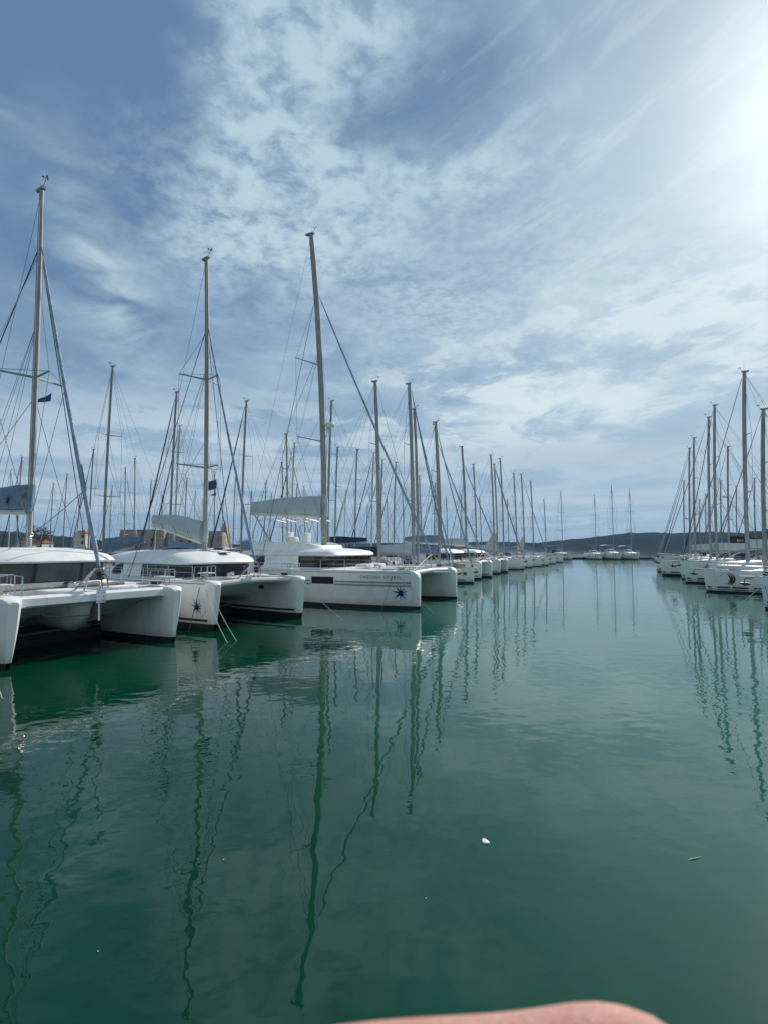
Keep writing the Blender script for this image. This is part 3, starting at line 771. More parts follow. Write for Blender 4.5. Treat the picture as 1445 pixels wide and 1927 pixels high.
        for (wa0, wa1, wz0, wz1, s2) in q.get('ports', ()):
            hl.band(wa0, wa1, wz0, wz1, side*s2, .008).build('hull_window', 'glass_matt', ho, 0)
    return root, hulls, mp, mast
# ------------------------------------------------------------------ the three big catamarans at the near end of the left row
def bow_frame(b1, b2, L):
    """centre and heading of a catamaran from the waterline points of its starboard and port bows"""
    (x1, y1), (x2, y2) = b1, b2
    px_, py_ = x2 - x1, y2 - y1; s = sqrt(px_*px_ + py_*py_); px_, py_ = px_/s, py_/s
    hx, hy = py_, -px_
    return ((x1 + x2)/2 - hx*L/2, (y1 + y2)/2 - hy*L/2, 0), atan2(hy, hx), s
GC = 'catamarans in the left row'

loc, rz_, sep_ = bow_frame((-11.0, 15.9), (-7.97, 20.6), 11.9)
catA, hA, mpA, mastA = catamaran(dict(L=11.9, sep=sep_, fb=2.10, loc=loc, rz=rz_, group=GC, zp=.20, rake=.10, hw=.80,
    label='catamaran nearest the camera, cut by the left frame edge, pod showing below',
    bd0=2.5, pod=(.45, 5.2, .62, .62), beam=(.36, 'box'), beam_a=.42, arch=True, slung_anchor=True,
    cabin=dict(a0=3.25, a1=8.3, hw=2.45, fr=1.5, zw0=2.32, zw1=3.03, zr=3.62, ra=10.2, aw=2.3, over=.22, th=.16, cuts=(.14, .27, .36, .44, .56, .64, .73, .86), pale=(5,), glass='glass_smoke', hatches=((4.6, .9, .5, .5), (4.6, -.9, .5, .5))),
    mast_a=5.6, mast_h=18.65, mast_r=.15, mast_rake=.25, stay_h=16.2, spreaders=((10.55, 1.5, 'spf'),), genoa=(.095, .042), genoa_mat='genoa_uv', stay_foot=.85,
    clew=(.235, .42, .055), boom=dict(len=5.6, zb0=5.15, zb1=5.35, zt0=6.15, zt1=6.05, mat='cover_slate', sag=.10)))
for a in (1.55,): hA[0][0].band(.40, 3.0, .62, .70, -1).build('topside_stripe', 'stripe_dark', hA[0][1], 0)
xA = lambda a: 11.9/2 - a
rings = []
for i in range(15):
    f = i/14; y = -2.3 + 4.6*f; r_ = (.10 + .018*sin(i*1.9) + .012*sin(i*4.1))*(.7 if i in (0, 14) else 1)
    rings.append([(xA(2.75) - .25*(1 - abs(2*f - 1)**2) + r_*1.4*cos(k*pi/4), y, 2.10 + r_*.85 + r_*.85*sin(k*pi/4)) for k in range(8)])
MB().loft(rings, True, True, True).build('foredeck_cushion', 'net', catA, 60)
MB().tube([(xA(.7), -2.25, 2.08), (xA(.72), -2.25, 2.70), (xA(.9), -2.45, 2.76), (xA(2.9), -3.1, 2.76)], .022, 6).build('boarding_rail', 'steel', catA)
for s_, c_ in ((-.85, 1.5), (1.35, 1.45)): MB().rbox((xA(c_), s_, 2.13), (.8, 1.1, .10), .06).build('locker_lid', 'deck_white', catA)
MB().tube([(xA(.75), 1.9, 1.66), (xA(.55), 1.0, 1.38), (xA(.5), 0, 1.3), (xA(.5), -1.2, 1.34), (xA(.7), -2.3, 1.62)], .018, 5).build('slack_line', 'rope_green', catA)
flag(catA, (mpA(10.2).x - .30, .75, 10.15), .9, .7, 'flag_blue'); flag(catA, (mpA(10.2).x - .6, -1.45, 10.2), .5, .4, 'flag_red')
# star on the boom bag
sp = MB(); bx = mpA(5.6).x - 1.15
pl = star_poly(.34); sp.add([(bx + u, -.345 - .0 + abs(v)*.05, 5.56 + v) for u, v in pl] + [(bx, -.36, 5.56)], [(i, (i + 1) % len(pl), len(pl)) for i in range(len(pl))])
sp.build('star_emblem', 'star_blue', catA, 0)

loc, rz_, sep_ = bow_frame((-7.22, 23.2), (-4.15, 27.3), 11.9)
catB, hB, mpB, mastB = catamaran(dict(L=11.9, sep=sep_, fb=2.13, loc=loc, rz=rz_, group=GC, zp=.30, rake=.07, hw=.74,
    label='catamaran with grey roof hatches and a drooping pale sail cover, second from left',
    bd0=2.7, pod=None, beam=(.26, 'tube'), beam_a=.55, arch=True, boot=(.40, .50, 'stripe_dark'), ports=((2.3, 2.65, 1.45, 1.62, -1),),
    cabin=dict(a0=3.2, a1=8.6, hw=2.35, fr=1.3, zw0=2.16, zw1=2.78, zr=3.50, ra=10.4, aw=2.25, over=.18, th=.20, p=.55, b0=.13, b1=.87, cuts=(.14, .235, .31, .40, .50, .60, .69, .765, .86), hatches=((5.7, -.95, 1.7, .75), (5.7, .95, 1.7, .75), (3.75, .5, .6, .5))),
    mast_a=4.65, mast_h=19.5, mast_r=.155, mast_rake=.45, stay_h=15.6, spreaders=((7.85, 1.35, 'spf'), (12.65, 1.3, 'spf')), genoa=(.08, .042), stay_foot=.75,
    boom=dict(len=5.1, zb0=4.00, zb1=5.05, zt0=5.02, zt1=5.50, mat='cover_pale', sag=.16)))
star_logo(hB[0][0], hB[0][1], .88, 1.02, -1, .40)
flag(catB, (mpB(7.6).x - .30, .85, 7.35), 0.5, .5, 'flag_blue', tri=False); flag(catB, (mpB(7.6).x - .30, .85, 6.65), .35, .4, 'flag_green')
# coiled lines and a folding table left on the roof of the second catamaran
rope = MB()
for k in range(9):
    rr = .16 + .02*(k % 4); rope.tube([(mpB(4).x + .35 + rr*cos(i*.7 + k), .6 + rr*1.3*sin(i*.7 + k), 3.50 + .012*k) for i in range(10)], .014, 4)
rope.build('coiled_rope', 'rope_dark', catB)

loc, rz_, sep_ = bow_frame((2.10, 31.3), (5.06, 37.5), 15.8)
catC, hC, mpC, mastC = catamaran(dict(L=15.8, sep=sep_, fb=2.22, loc=loc, rz=rz_, group=GC, zp=.20, rake=0.0, hw=.86, bow_round=.26,
    label='large white catamaran with SWEDISH STORM lettering and two grey stripes along its hull',
    bd0=4.2, pod=None, beam=(.28, 'tube'), beam_a=.55, arch=False, sprit=1.25, hull_mat='gelcoat_grey', ports=((5.35, 6.95, 1.38, 1.82, 1), (3.3, 3.9, 1.42, 1.66, -1)),
    cabin=dict(a0=6.1, a1=11.6, hw=3.0, fr=.9, zw0=2.32, zw1=3.05, zr=3.60, ra=13.6, aw=2.9, over=.14, th=.20, p=.42, lean=.02, step=.45, b0=.17, b1=.87, cuts=(.18, .262, .335, .405, .47, .53, .60, .67, .74, .86)),
    mast_a=8.7, mast_h=27.3, mast_r=.215, mast_rake=1.35, stay_h=22.6, spreaders=((11.3, 2.0, 'sp'), (17.0, 1.9, 'sp')), genoa=(.10, .058), genoa_mat='genoa_uv', stay_foot=1.05, chain=2.4,
    boom=dict(len=6.6, zb0=5.95, zb1=6.35, zt0=7.35, zt1=7.10, mat='cover_pale', sag=.10)))
hc, hco = hC[0][0], hC[0][1]
star_logo(hc, hco, 1.05, .95, -1, .58)
hc.band(.42, 5.30, 1.50, 1.60, -1).build('topside_stripe', 'stripe_grey', hco, 0); hc.band(7.0, 13.0, 1.50, 1.60, -1).build('topside_stripe', 'stripe_grey', hco, 0)
hc.band(.42, 5.30, 1.32, 1.42, -1).build('topside_stripe', 'stripe_grey', hco, 0); hc.band(7.0, 13.0, 1.32, 1.42, -1).build('topside_stripe', 'stripe_grey', hco, 0)
lettering('SWEDISH', .29, hc, 3.55, 1.76, -1, 'print_dark', hco); lettering('STORM', .29, hc, 2.05, 1.76, -1, 'print_dark', hco)
LC = 15.8
fx = lambda a: LC/2 - a
# flybridge: raised coaming, helm seat, console, bimini frame
rings = []
FO = outline(LC, 8.0, 13.2, 2.2, 1.4, aft=2.3)
for off, z in ((.3, 3.45), (.12, 3.72), (0, 3.98), (-.10, 4.02), (-.22, 3.95)): rings.append([(p[0], p[1], z - .30*max(0, (p[0] - fx(9.4))/1.6)) for p in offset(FO, off)])
fly = MB().loft(rings, True, True, True).build('flybridge', 'deck_white', catC, 50)
MB().rbox((fx(10.4), .3, 4.35), (.4, .7, .65), .10).build('helm_console', 'plastic_white', fly)
MB().rbox((fx(11.6), .4, 4.22), (.5, .8, .4), .10).rbox((fx(11.9), .4, 4.55), (.12, .8, .45), .05).build('helm_seat', 'plastic_white', fly)
m = MB()
m.tube([(fx(10.75) + .0*k, .3 + .36*cos(k*.5), 4.95 + .36*sin(k*.5)) for k in range(14)], .02, 5); m.build('helm_wheel', 'rubber', fly)
m = MB()
for s in (-1, 1):
    m.tube([(fx(9.2), s*1.7, 5.55), (fx(11), s*1.75, 5.68), (fx(13.2), s*1.7, 5.6)], .03, 6)
    for a in (9.3, 11.2, 13.1): m.tube([(fx(a), s*1.72, 5.6), (fx(a + .15), s*1.9, 3.95)], .022, 5)
for a in (9.2, 10.2, 11.2, 12.2, 13.2): m.tube([(fx(a), -1.7, 5.58), (fx(a), 0, 5.74), (fx(a), 1.7, 5.58)], .024, 5)
m.build('bimini_frame', 'plastic_white', fly)
# radar on a bracket on the front of the mast
p = mpC(12.3)
m = MB().tube([p + Vector((.1, 0, -.2)), p + Vector((.55, 0, 0))], .05, 6).tube([p + Vector((.15, 0, -.9)), p + Vector((.5, 0, -.05))], .035, 6)
br = m.build('radar_bracket', 'spar_white', mastC)
MB().loft([[(p.x + .6 + r_*cos(k*pi/8), r_*sin(k*pi/8), 12.32 + z) for k in range(16)] for r_, z in ((.26, 0), (.36, .05), (.37, .20), (.28, .30), (.08, .33))], True, True, True).build('radar_dome', 'plastic_white', br)
# line slung from the bowsprit and the sun pads and fender box on the foredeck
tube('dock_line', [(fx(-.65), .0, 2.02), (fx(0.2), 1.2, 1.55), (fx(.5), 2.4, 1.2), (fx(.45), 2.9, 1.62)], .02, 'rope_pale', catC, 5)
for s in (-.45, .35): MB().rbox((fx(4.9), s*2.2, 2.42), (.9, 1.1, .22), .10).build('sun_pad', 'deck_white', catC)
# ------------------------------------------------------------------ single-hulled yachts
def monohull(q):
    L, beam, fb, fs = q['L'], q['beam'], q['fb'], q['fs']
    root = thing(q.get('name', 'sailing_yacht'), q['label'], q.get('cat', 'sailing yacht'), q.get('loc', (0, 0, 0)), q.get('rz', 0), q['group'])
    det = q.get('detail', 1)
    X_ = lambda a: L/2 - a
    A = [0, L*.012, L*.05, L*.14, L*.28, L*.44, L*.60, L*.78, L*.93, L]
    hb = beam/2
    BD = [hb*k for k in (.035, .10, .26, .52, .79, .94, 1.0, .99, .93, .88)]
    BW = [hb*k for k in (.012, .04, .13, .34, .62, .79, .85, .82, .72, .62)]
    ZT = [fb - .02, fb, fb, fb - .03*fb, fb*.93, fs*1.03, fs*1.0, fs*.99, fs*.98, fs*.80]
    hl = Hull(L/2, 0, L, A, BD, BW, ZT, q.get('zp', .12), q.get('rake', .10), .55)
    ho = hl.build(root, q.get('hull_mat', 'gelcoat'), q.get('paint', 'antifouling'), q.get('deck_mat', 'deck_white'))
    for side in (-1, 1):
        for (z0, z1, bm_) in q.get('boots', ((.20, .29, 'stripe_dark'),)):
            hl.band(.12, L - .3, z0, z1, side, .008, 18).build('boot_stripe', bm_, ho, 0)
        for (a0, a1, z0, z1) in q.get('ports', ((3.9, 4.7, .98, 1.14), (5.6, 6.6, .96, 1.14))):
            hl.band(a0*L/13, a1*L/13, z0*fb/1.5, z1*fb/1.5, side, .012, 4).build('hull_window', 'glass_matt', ho, 0)
        # toe rail
        rail = [hl.pt(a, hl.top(a), side, -.03) + Vector((0, 0, .03)) for a in (.3, L*.1, L*.2, L*.3, L*.42, L*.55, L*.7, L*.85, L*.97)]
        MB().tube(rail, .025, 4).build('toe_rail', q.get('toe', 'spar'), root)
    # coachroof with its long side windows, sprayhood, cockpit coamings
    zd = lambda a: hl.top(a) + .03
    ca0, ca1, cw = L*.26, L*.63, hb*.58
    O = outline(L, ca0, ca1, cw, L*.09, n=12, p=.55, aft=cw*1.02)
    cz = q.get('cz', .46); zb = min(zd(ca0), zd(ca1)) - .05
    def ramp(p, z, k): return z - (cz*.55*k)*max(0, min(1, (p[0] - (L/2 - ca0 - L*.16))/(L*.16)))
    rings = [[(p[0], p[1], zb) for p in O], [(p[0], p[1], ramp(p, zb + .1 + cz*.78, 1)) for p in offset(O, -.06)], [(p[0], p[1], ramp(p, zb + .1 + cz*.96, 1)) for p in offset(O, -.14)],
             [((p[0] - X_((ca0 + ca1)/2))*.72 + X_((ca0 + ca1)/2), p[1]*.6, ramp(p, zb + .14 + cz, .8)) for p in O]]
    cr = MB().loft(rings, True, True, True).build('coachroof', 'deck_white', root, 45)
    for s in (-1, 1):
        lo, hi = [], []
        for i in range(7):
            f = i/6; x = X_(ca1 - .5) + (X_(ca0 + L*.12) - X_(ca1 - .5))*f
            z = zb + .1 + cz*.40 - cz*.30*f*f
            lo.append((x, s*(cw + .012 - .03 - (.10*f*f)), z)); hi.append((x, s*(cw + .012 - .055 - (.10*f*f)), z + cz*.30*(1 - .6*f)))
        MB().strip(lo, hi).build('window', 'glass_dark', cr)
    for a in (ca0 + L*.06, ca0 - L*.09): MB().box((X_(a), 0, (zb + cz*.75) if a > ca0 else zd(a) + .04), (.5, .5, .05)).build('deck_hatch', 'glass_pale', root)
    m = MB()
    for s in (-1, 1): m.rbox((X_(L*.79), s*hb*.66, fs + .16), (L*.30, .34, .40), .1)
    m.build('cockpit_coaming', 'deck_white', root)
    if q.get('hood', 'cover_navy'):
        hz = zb + cz + .1; rings = []
        for x, k, z in ((X_(ca1 - 1.25), .86, hz + .02), (X_(ca1 - .85), .94, hz + .55), (X_(ca1 - .35), 1, hz + .72), (X_(ca1 + .25), 1.02, hz + .70)):
            rings.append([(x, cw*1.08*k*sin(radians(d)), hz - .25 + (z - hz + .25)*max(0, cos(radians(d)))**.55) for d in range(-90, 91, 15)])
        sh = MB().loft(rings, False).build('sprayhood', q.get('hood', 'cover_navy'), root, 60)
        MB().strip([(X_(ca1 - 1.17), y, hz + .13 - abs(y)*.03) for y in (-.7, 0, .7)], [(X_(ca1 - .93), y, hz + .45 - abs(y)*.05) for y in (-.7, 0, .7)]).build('clear_window', 'glass_pale', sh)
    if q.get('bimini'):
        bz = fs + 2.05; rings = []
        for i, x in enumerate((X_(L*.70), X_(L*.79), X_(L*.88), X_(L*.965))):
            rings.append([(x, hb*.82*k, bz + .16*(1 - k*k) + (.07 if i in (1, 2) else 0)) for k in (-1, -.6, 0, .6, 1)])
        top_ = MB().loft(rings, False); top_.loft([[(x, y, z - .02) for x, y, z in r] for r in rings], False)
        bi = top_.build('bimini', q['bimini'], root, 60); m = MB()
        for s in (-1, 1):
            for xa, xb_ in ((.72, .80), (.80, .80), (.95, .82)): m.tube([(X_(L*xa), s*hb*.82, bz - .02), (X_(L*xb_), s*hb*.84, fs + .3)], .016, 4)
        m.build('bimini_frame', 'steel', bi)
    m = MB()
    for s in (-1, 1):
        c_ = (X_(L*.86), s*hb*.42, fs + .75)
        m.tube([(c_[0], c_[1] + .42*cos(k*.571), c_[2] + .42*sin(k*.571)) for k in range(12)], .018, 4)
        m.box((c_[0] + .12, c_[1], fs + .40), (.22, .28, .8))
    m.build('steering_wheel', 'rubber', root)
    # ---- rig
    ma, H, r_ = q['mast_a'], q['H'], q.get('mast_r', .12)
    x0 = X_(ma); mz = zb + cz*.9
    mast, mp = mast_tube(root, x0, mz, H, q.get('mast_rake', .35), r_, q.get('spar', 'spar'), 10)
    masthead(mast, mp(H), .9)
    levels = q.get('levels', (.36, .66))
    tips = []
    for f in levels:
        z = mz + (H - mz)*f; p = mp(z); ln = hb*(.66 - .22*f); tips.append((z, ln))
        for s in (-1, 1): MB().tube([p, (p.x - .28, s*ln, z + .06)], [.045, .028], 6, True, .55).build('spreader', q.get('spar', 'spar'), mast)
    hs = H - (0.3 if q.get('masthead_rig', 1) else (H - mz)*.12)
    for s in (-1, 1):
        pts = [mp(hs - .1)] + [Vector((mp(z).x - .28, s*ln, z + .06)) for z, ln in tips[::-1]] + [Vector((X_(ma + .35), s*hb*.86, zd(ma)))]
        tube('shroud', pts, .013, 'wire', root, 4)
        wire(root, 'lower_shroud', mp(tips[0][0] - .1), (X_(ma + .55), s*hb*.80, zd(ma)), .011)
        if det: wire(root, 'diagonal_shroud', mp(tips[-1][0] - .1), (mp(tips[0][0]).x - .28, s*tips[0][1], tips[0][0] + .06), .010)
        wire(root, 'backstay', mp(H - .05) if not q.get('no_back') else mp(tips[0][0]), (X_(L - .15), s*hb*.60, fs), .010)
        if det: wire(root, 'lazy_jack', mp(mz + (H - mz)*.55), (x0 - q.get('boom_len', 4.6)*.75, s*.1, q.get('boom_z', 3.0) + .55), .008, 'rope_dark')
    wire(root, 'topping_lift', mp(H - .05), (x0 - q.get('boom_len', 4.6), 0, q.get('boom_z', 3.0) + .2), .008, 'rope_dark')
    foot = Vector((X_(.30), 0, fb + .55)); head = mp(hs) + Vector((r_*.8, 0, -.1)); d = head - foot
    if q.get('genoa', 'genoa_uv'): furled(root, foot, foot + d*.955, q.get('genoa_r', .085), q.get('genoa_r', .09)*.5, q.get('genoa', 'genoa_uv'))
    else: wire(root, 'forestay', (X_(.2), 0, fb), head, .014)
    bl, bz0 = q.get('boom_len', 4.6), q.get('boom_z', 3.0); rise = q.get('rise', .25)
    MB().tube([(x0 - .2, 0, bz0 - .06), (x0 - bl, 0, bz0 - .06 + rise)], .085, 8).build('boom', q.get('spar', 'spar'), root)
    bag = sail_bag(root, x0 - .15, x0 - bl, bz0, bz0 + rise, bz0 + q.get('bag_h', .75), bz0 + rise + .35, .22, q.get('cover', 'cover_blue'), .05)
    if q.get('peak'):
        z = bz0 + q.get('bag_h', .75) - .1
        MB().loft([[(x0 - .14, -.10, z), (x0 - .14, .10, z), (x0 - 1.5, .12, z - .02), (x0 - 1.5, -.12, z - .02)], [(x0 - .14, -.05, z + q['peak']*.6), (x0 - .14, .05, z + q['peak']*.6), (x0 - .75, .07, z + q['peak']*.5), (x0 - .75, -.07, z + q['peak']*.5)],
                   [(x0 - .14, -.02, z + q['peak']), (x0 - .14, .02, z + q['peak']), (x0 - .3, .02, z + q['peak']), (x0 - .3, -.02, z + q['peak'])]], True, True, True).build('loose_sail', 'sailcloth', bag, 60)
    wire(root, 'mainsheet', (x0 - bl*.8, 0, bz0 + rise*.8 - .1), (X_(ca1 + .5), 0, fs + .5), .022, 'rope_dark')
    wire(root, 'vang', (x0 - 1.3, 0, bz0), (x0 - .15, 0, mz + .15), .03, 'spar')
    if q.get('radar'):
        p = mp(q['radar']); MB().box((p.x + .25, 0, p.z - .08), (.3, .08, .06)).build('radar_bracket', 'spar', mast)
        MB().loft([[(p.x + .42 + rr*cos(k*pi/6), rr*sin(k*pi/6), p.z + z) for k in range(12)] for rr, z in ((.2, -.04), (.29, 0), (.29, .14), (.18, .22))], True, True, True).build('radar_dome', 'plastic_white', mast)
    # ---- deck gear
    if det:
        pts_ = [.7, L*.16, L*.29, L*.43, L*.57, L*.72]
        for s in (-1, 1): rail_run(root, [(X_(a), s*(hl.half(a, hl.top(a)) - .06), zd(a)) for a in pts_], .58)
        m = MB(); hp = hl.half(1.3, fb) - .05
        m.tube([(X_(1.3), -hp, fb + .6), (X_(.35), -.16, fb + .66), (X_(-.02), 0, fb + .64), (X_(.35), .16, fb + .66), (X_(1.3), hp, fb + .6)], .016, 5)
        for a, yy in ((1.3, hp), (.35, .16)):
            for s in (-1, 1): m.tube([(X_(a), s*yy, fb), (X_(a), s*yy, fb + .62)], .015, 5)
        m.build('pulpit', 'steel', root)
        m = MB()
        for s in (-1, 1):
            m.tube([(X_(L*.86), s*hb*.93, fs + .6), (X_(L - .1), s*hb*.82, fs + .6), (X_(L - .1), s*hb*.3, fs + .6)], .016, 5)
            for a, yy in ((L*.86, .93), (L - .1, .82), (L - .1, .3)): m.tube([(X_(a), s*hb*yy, fs), (X_(a), s*hb*yy, fs + .6)], .015, 5)
        m.build('pushpit', 'steel', root)
        sx = q.get('sprit', .35)
        m = MB().box((X_(.25 - sx*.5), 0, fb + .03), (sx + .7, .18, .09)); rl = m.build('anchor_roller', q.get('sprit_mat', 'steel'), root)
        m = MB().tube([(X_(.62 - sx), 0, fb - .02), (X_(.16 - sx), 0, fb - .06), (X_(.10 - sx), 0, fb - .36)], .035, 6)
        m.loft([[(X_(-.16 - sx), -.03, fb - .33), (X_(-.16 - sx), .03, fb - .33), (X_(-.16 - sx), 0, fb - .36)], [(X_(.12 - sx), -.22, fb - .30), (X_(.12 - sx), .22, fb - .30), (X_(.12 - sx), 0, fb - .52)], [(X_(.42 - sx), -.26, fb - .34), (X_(.42 - sx), .26, fb - .34), (X_(.40 - sx), 0, fb - .46)]], True, True, True)
        m.build('anchor', 'spar_dark', rl)
        for s in (-1, 1):
            MB().ball((X_(L*.70), s*hb*.62, fs + .45), .11, 8, 5, .9).build('winch', 'steel', root)
            if q.get('fenders'):
                a = L*.5; y = hl.half(a, .8) + .13
                MB().loft([[(X_(a) + rr*cos(k*pi/4), s*y + rr*sin(k*pi/4), z) for k in range(8)] for rr, z in ((.03, .3), (.13, .38), (.14, .65), (.13, .92), (.03, 1.0))], True, True, True).build('fender', q['fenders'], root)
    return root, hl, ho, mp

def place(root, mast_xy, heading, s, q, label=None):
    """put a yacht so that its mast stands at mast_xy, bow towards heading (degrees)"""
    h = radians(heading); off = (q['L']/2 - q['mast_a'])*s
    root.location = (mast_xy[0] - cos(h)*off, mast_xy[1] - sin(h)*off, 0)
    root.rotation_euler = (0, 0, h); root.scale = (s, s, s)
    if label: root['label'] = label
    return root
# ------------------------------------------------------------------ land and hills across the bay
hm = bpy.data.materials.new('hill_woods'); hm.use_nodes = True
tt = hm.node_tree; hb_ = tt.nodes['Principled BSDF']; hb_.inputs['Roughness'].default_value = 0.95; hb_.inputs['Specular IOR Level'].default_value = 0.0
g = tt.nodes.new('ShaderNodeNewGeometry').outputs['Position']
n1 = noise(tt, g, 0.012, 6, .65); n2 = noise(tt, g, 0.06, 5, .7)
c = mixc(tt, n1.step(.35, .65), (0.016, 0.027, 0.020), (0.034, 0.045, 0.030))
c = mixc(tt, n2.step(.60, .74)*0.4, c, (0.085, 0.085, 0.062))
tt.links.new(c, hb_.inputs['Base Color'])
bp = tt.nodes.new('ShaderNodeBump'); bp.inputs['Distance'].default_value = 8.0; bp.inputs['Strength'].default_value = .8
tt.links.new(noise(tt, g, 0.11, 5, .7).k, bp.inputs['Height']); tt.links.new(bp.outputs[0], hb_.inputs['Normal'])

from mathutils import noise as mn
def ridge(name, az0, az1, step, d0, depth, prof, seed):
    """a wooded hill range seen across the water: shore at distance d0, crest heights (metres) given against azimuth (degrees)"""
    m = MB(); cols = int((az1 - az0)/step) + 1; rows = 16; rings = []
    for i in range(cols):
        a = az0 + (az1 - az0)*i/(cols - 1); ring = []
        crest = lerp([p[0] for p in prof], [p[1] for p in prof], a)
        for j in range(rows):
            f = j/(rows - 1.0); dd = d0*(1 + .06*mn.noise((a*.11, seed, 0))) + depth*f*1.35
            rise = sin(min(1, f*1.35)*pi/2)**1.15 if f < .741 else 1 - (f - .741)*.9
            x, y = sin(radians(a))*dd, cos(radians(a))*dd
            z = -1 + (crest + 1)*rise
            if 0 < j: z += (mn.fractal((x*.004, y*.004, seed), 1, 2, 4)*.16*crest*(.3 + f) + mn.noise((x*.05, y*.05, seed))*3.2 + mn.noise((x*.16, y*.16, seed + 3))*3.4)*min(1, f*5)
            ring.append((x, y, max(z, -1) if j else -1.0))
        rings.append(ring)
    o = m.loft(rings, False).build(name, hm, None, 60); o['kind'] = 'structure'
    return o
# crest profile of the big hill on the right and the low range behind the masts
D1 = 2300
ridge('hills', -20, 62, .09, D1, 900, [(-20, 20), (-6, 24), (-4, 28), (2, 32), (4.5, 34), (7, 36), (10, 37), (13.5, 34), (16, 33), (17.5, 42), (20.2, 54), (22.5, 68), (24.6, 80), (27, 80), (31, 79), (34, 74), (40, 60), (52, 44), (62, 30)], 1.3)
ridge('hills', -58, -12, .12, 1500, 700, [(-58, 66), (-36, 62), (-34.5, 54), (-33, 46), (-31.5, 42), (-29, 36), (-27, 25), (-20, 22), (-12, 6)], 5.1)
ridge('hills', 30, 66, .10, 1250, 500, [(30, -4), (33.0, -3), (34.2, 46), (36, 53), (39, 48), (50, 58), (66, 30)], 9.4)

mat('quay_stone', (0.27, 0.25, 0.21), .9, var=.3, vscale=.3)
mat('scrub', (0.07, 0.085, 0.04), .95, var=.5, vscale=.05)
mat('fort_stone', (0.34, 0.295, 0.235), .92, var=.40, vscale=.35, bump=.5, bscale=2.5)
mat('fort_pale', (0.42, 0.36, 0.27), .92, var=.3, vscale=.5)
mat('plaster', (0.55, 0.52, 0.45), .9, var=.2, vscale=.4)
mat('roof_tile', (0.30, 0.10, 0.055), .9, var=.35, vscale=1.5)
mat('dark_opening', (0.02, 0.02, 0.022), .7)
mat('leaf_pine', (0.035, 0.060, 0.026), .9, var=.6, vscale=.9, col2=(0.065, 0.09, 0.04))
mat('leaf_dry', (0.15, 0.125, 0.075), .9, var=.5, vscale=.9)
mat('bark', (0.10, 0.075, 0.055), .95, var=.4, vscale=2)
# town shore behind the left-hand yachts
pts = [(-420, 214), (-230, 205), (-120, 222), (-52, 228), (-36, 250), (-34, 420), (-420, 460)]
m = MB().loft([[(x, y, -1) for x, y in pts], [(x, y, 1.3) for x, y in pts]], True, False, True); o = m.build('shore', 'quay_stone', None, 20); o['kind'] = 'structure'

def building(name, label, cat_, x, y, w, d, h, wall, storeys, cols_, roof=None, rz=0.0, z=1.3):
    b = thing(name, label, cat_, (x, y, z), rz)
    wl = MB().box((0, 0, h/2), (w, d, h)).build('wall', wall, b, 0)
    for j in range(storeys):
        for i in range(cols_):
            wx = -w/2 + w*(i + .5)/cols_; wz = h*(j + .52)/storeys
            MB().box((wx, -d/2 - .02, wz), (w/cols_*.36, .12, h/storeys*.46)).build('window', 'dark_opening', wl, 0)
    if roof:
        o_ = .5
        MB().add([(-w/2 - o_, -d/2 - o_, h), (w/2 + o_, -d/2 - o_, h), (w/2 + o_, d/2 + o_, h), (-w/2 - o_, d/2 + o_, h), (-w/4, 0, h + d*.28), (w/4, 0, h + d*.28)],
                 [(0, 1, 5, 4), (1, 2, 5), (2, 3, 4, 5), (3, 0, 4), (3, 2, 1, 0)]).build('roof', roof, b, 0)
        MB().box((w*.18, d*.1, h + d*.26), (.7, .7, 1.6)).build('chimney', wall, b, 0)
    else:
        MB().box((0, 0, h + .2), (w + .7, d + .7, .4)).build('cornice', wall, b, 0)
    return b
# the old stone fort on the waterfront
fx_, fy_ = -117, 300
fort = thing('fortress', 'long brown stone fortress on the shore behind the second catamaran', 'fortress', (fx_, fy_, 1.3))
for (x, w, h, dy) in ((-16, 24, 11.6, 0), (5, 18, 10.4, 5), (21, 13, 10.9, 2)):
    wl = MB().loft([[(x - w/2 - .9, dy - 8.4, 0), (x + w/2 + .9, dy - 8.4, 0), (x + w/2 + .9, dy + 10, 0), (x - w/2 - .9, dy + 10, 0)], [(x - w/2, dy - 7.5, h), (x + w/2, dy - 7.5, h), (x + w/2, dy + 10, h), (x - w/2, dy + 10, h)]], True, True, True).build('rampart', 'fort_stone', fort, 0)
    MB().box((x, dy - 7.6, h - 1.6), (w + .4, .4, .5)).build('string_course', 'fort_pale', wl, 0)
    MB().box((x, dy - 7.2, h + .35), (w, .7, .7)).build('parapet', 'fort_stone', wl, 0)
    for k in range(int(w/5)): MB().box((x - w/2 + 2.8 + k*5, dy - 8.0, h*.58), (.7, .5, 1.6)).build('loophole', 'dark_opening', wl, 0)
tw = thing('bell_tower', 'pale stone bell tower with a small dome rising beside the fortress', 'bell tower', (-91.5, 306, 1.3))
wl = MB().box((0, 0, 6.2), (3.6, 3.6, 12.4)).build('wall', 'fort_pale', tw, 0)
for s in (-.9, .9): MB().box((s*.8, -1.85, 10.8), (.7, .2, 1.8)).build('bell_opening', 'dark_opening', wl, 0)
MB().loft([[(r*cos(k*pi/6), r*sin(k*pi/6), z) for k in range(12)] for r, z in ((2.1, 12.4), (2.1, 12.8), (1.9, 13.7), (1.5, 14.9), (.9, 16.1), (.35, 16.9), (.08, 18.2))], True, True, True).build('dome', 'fort_pale', tw, 40)
building('house', 'tall narrow house with a red tiled roof above the far yachts on the left', 'house', -152, 268, 5.6, 5.0, 9.6, 'plaster', 3, 2, 'roof_tile', .1)
building('house', 'low cream house with red roof on the shore, left of the tall narrow one', 'house', -171, 262, 12, 8, 4.6, 'plaster', 1, 4, 'roof_tile', -.08)
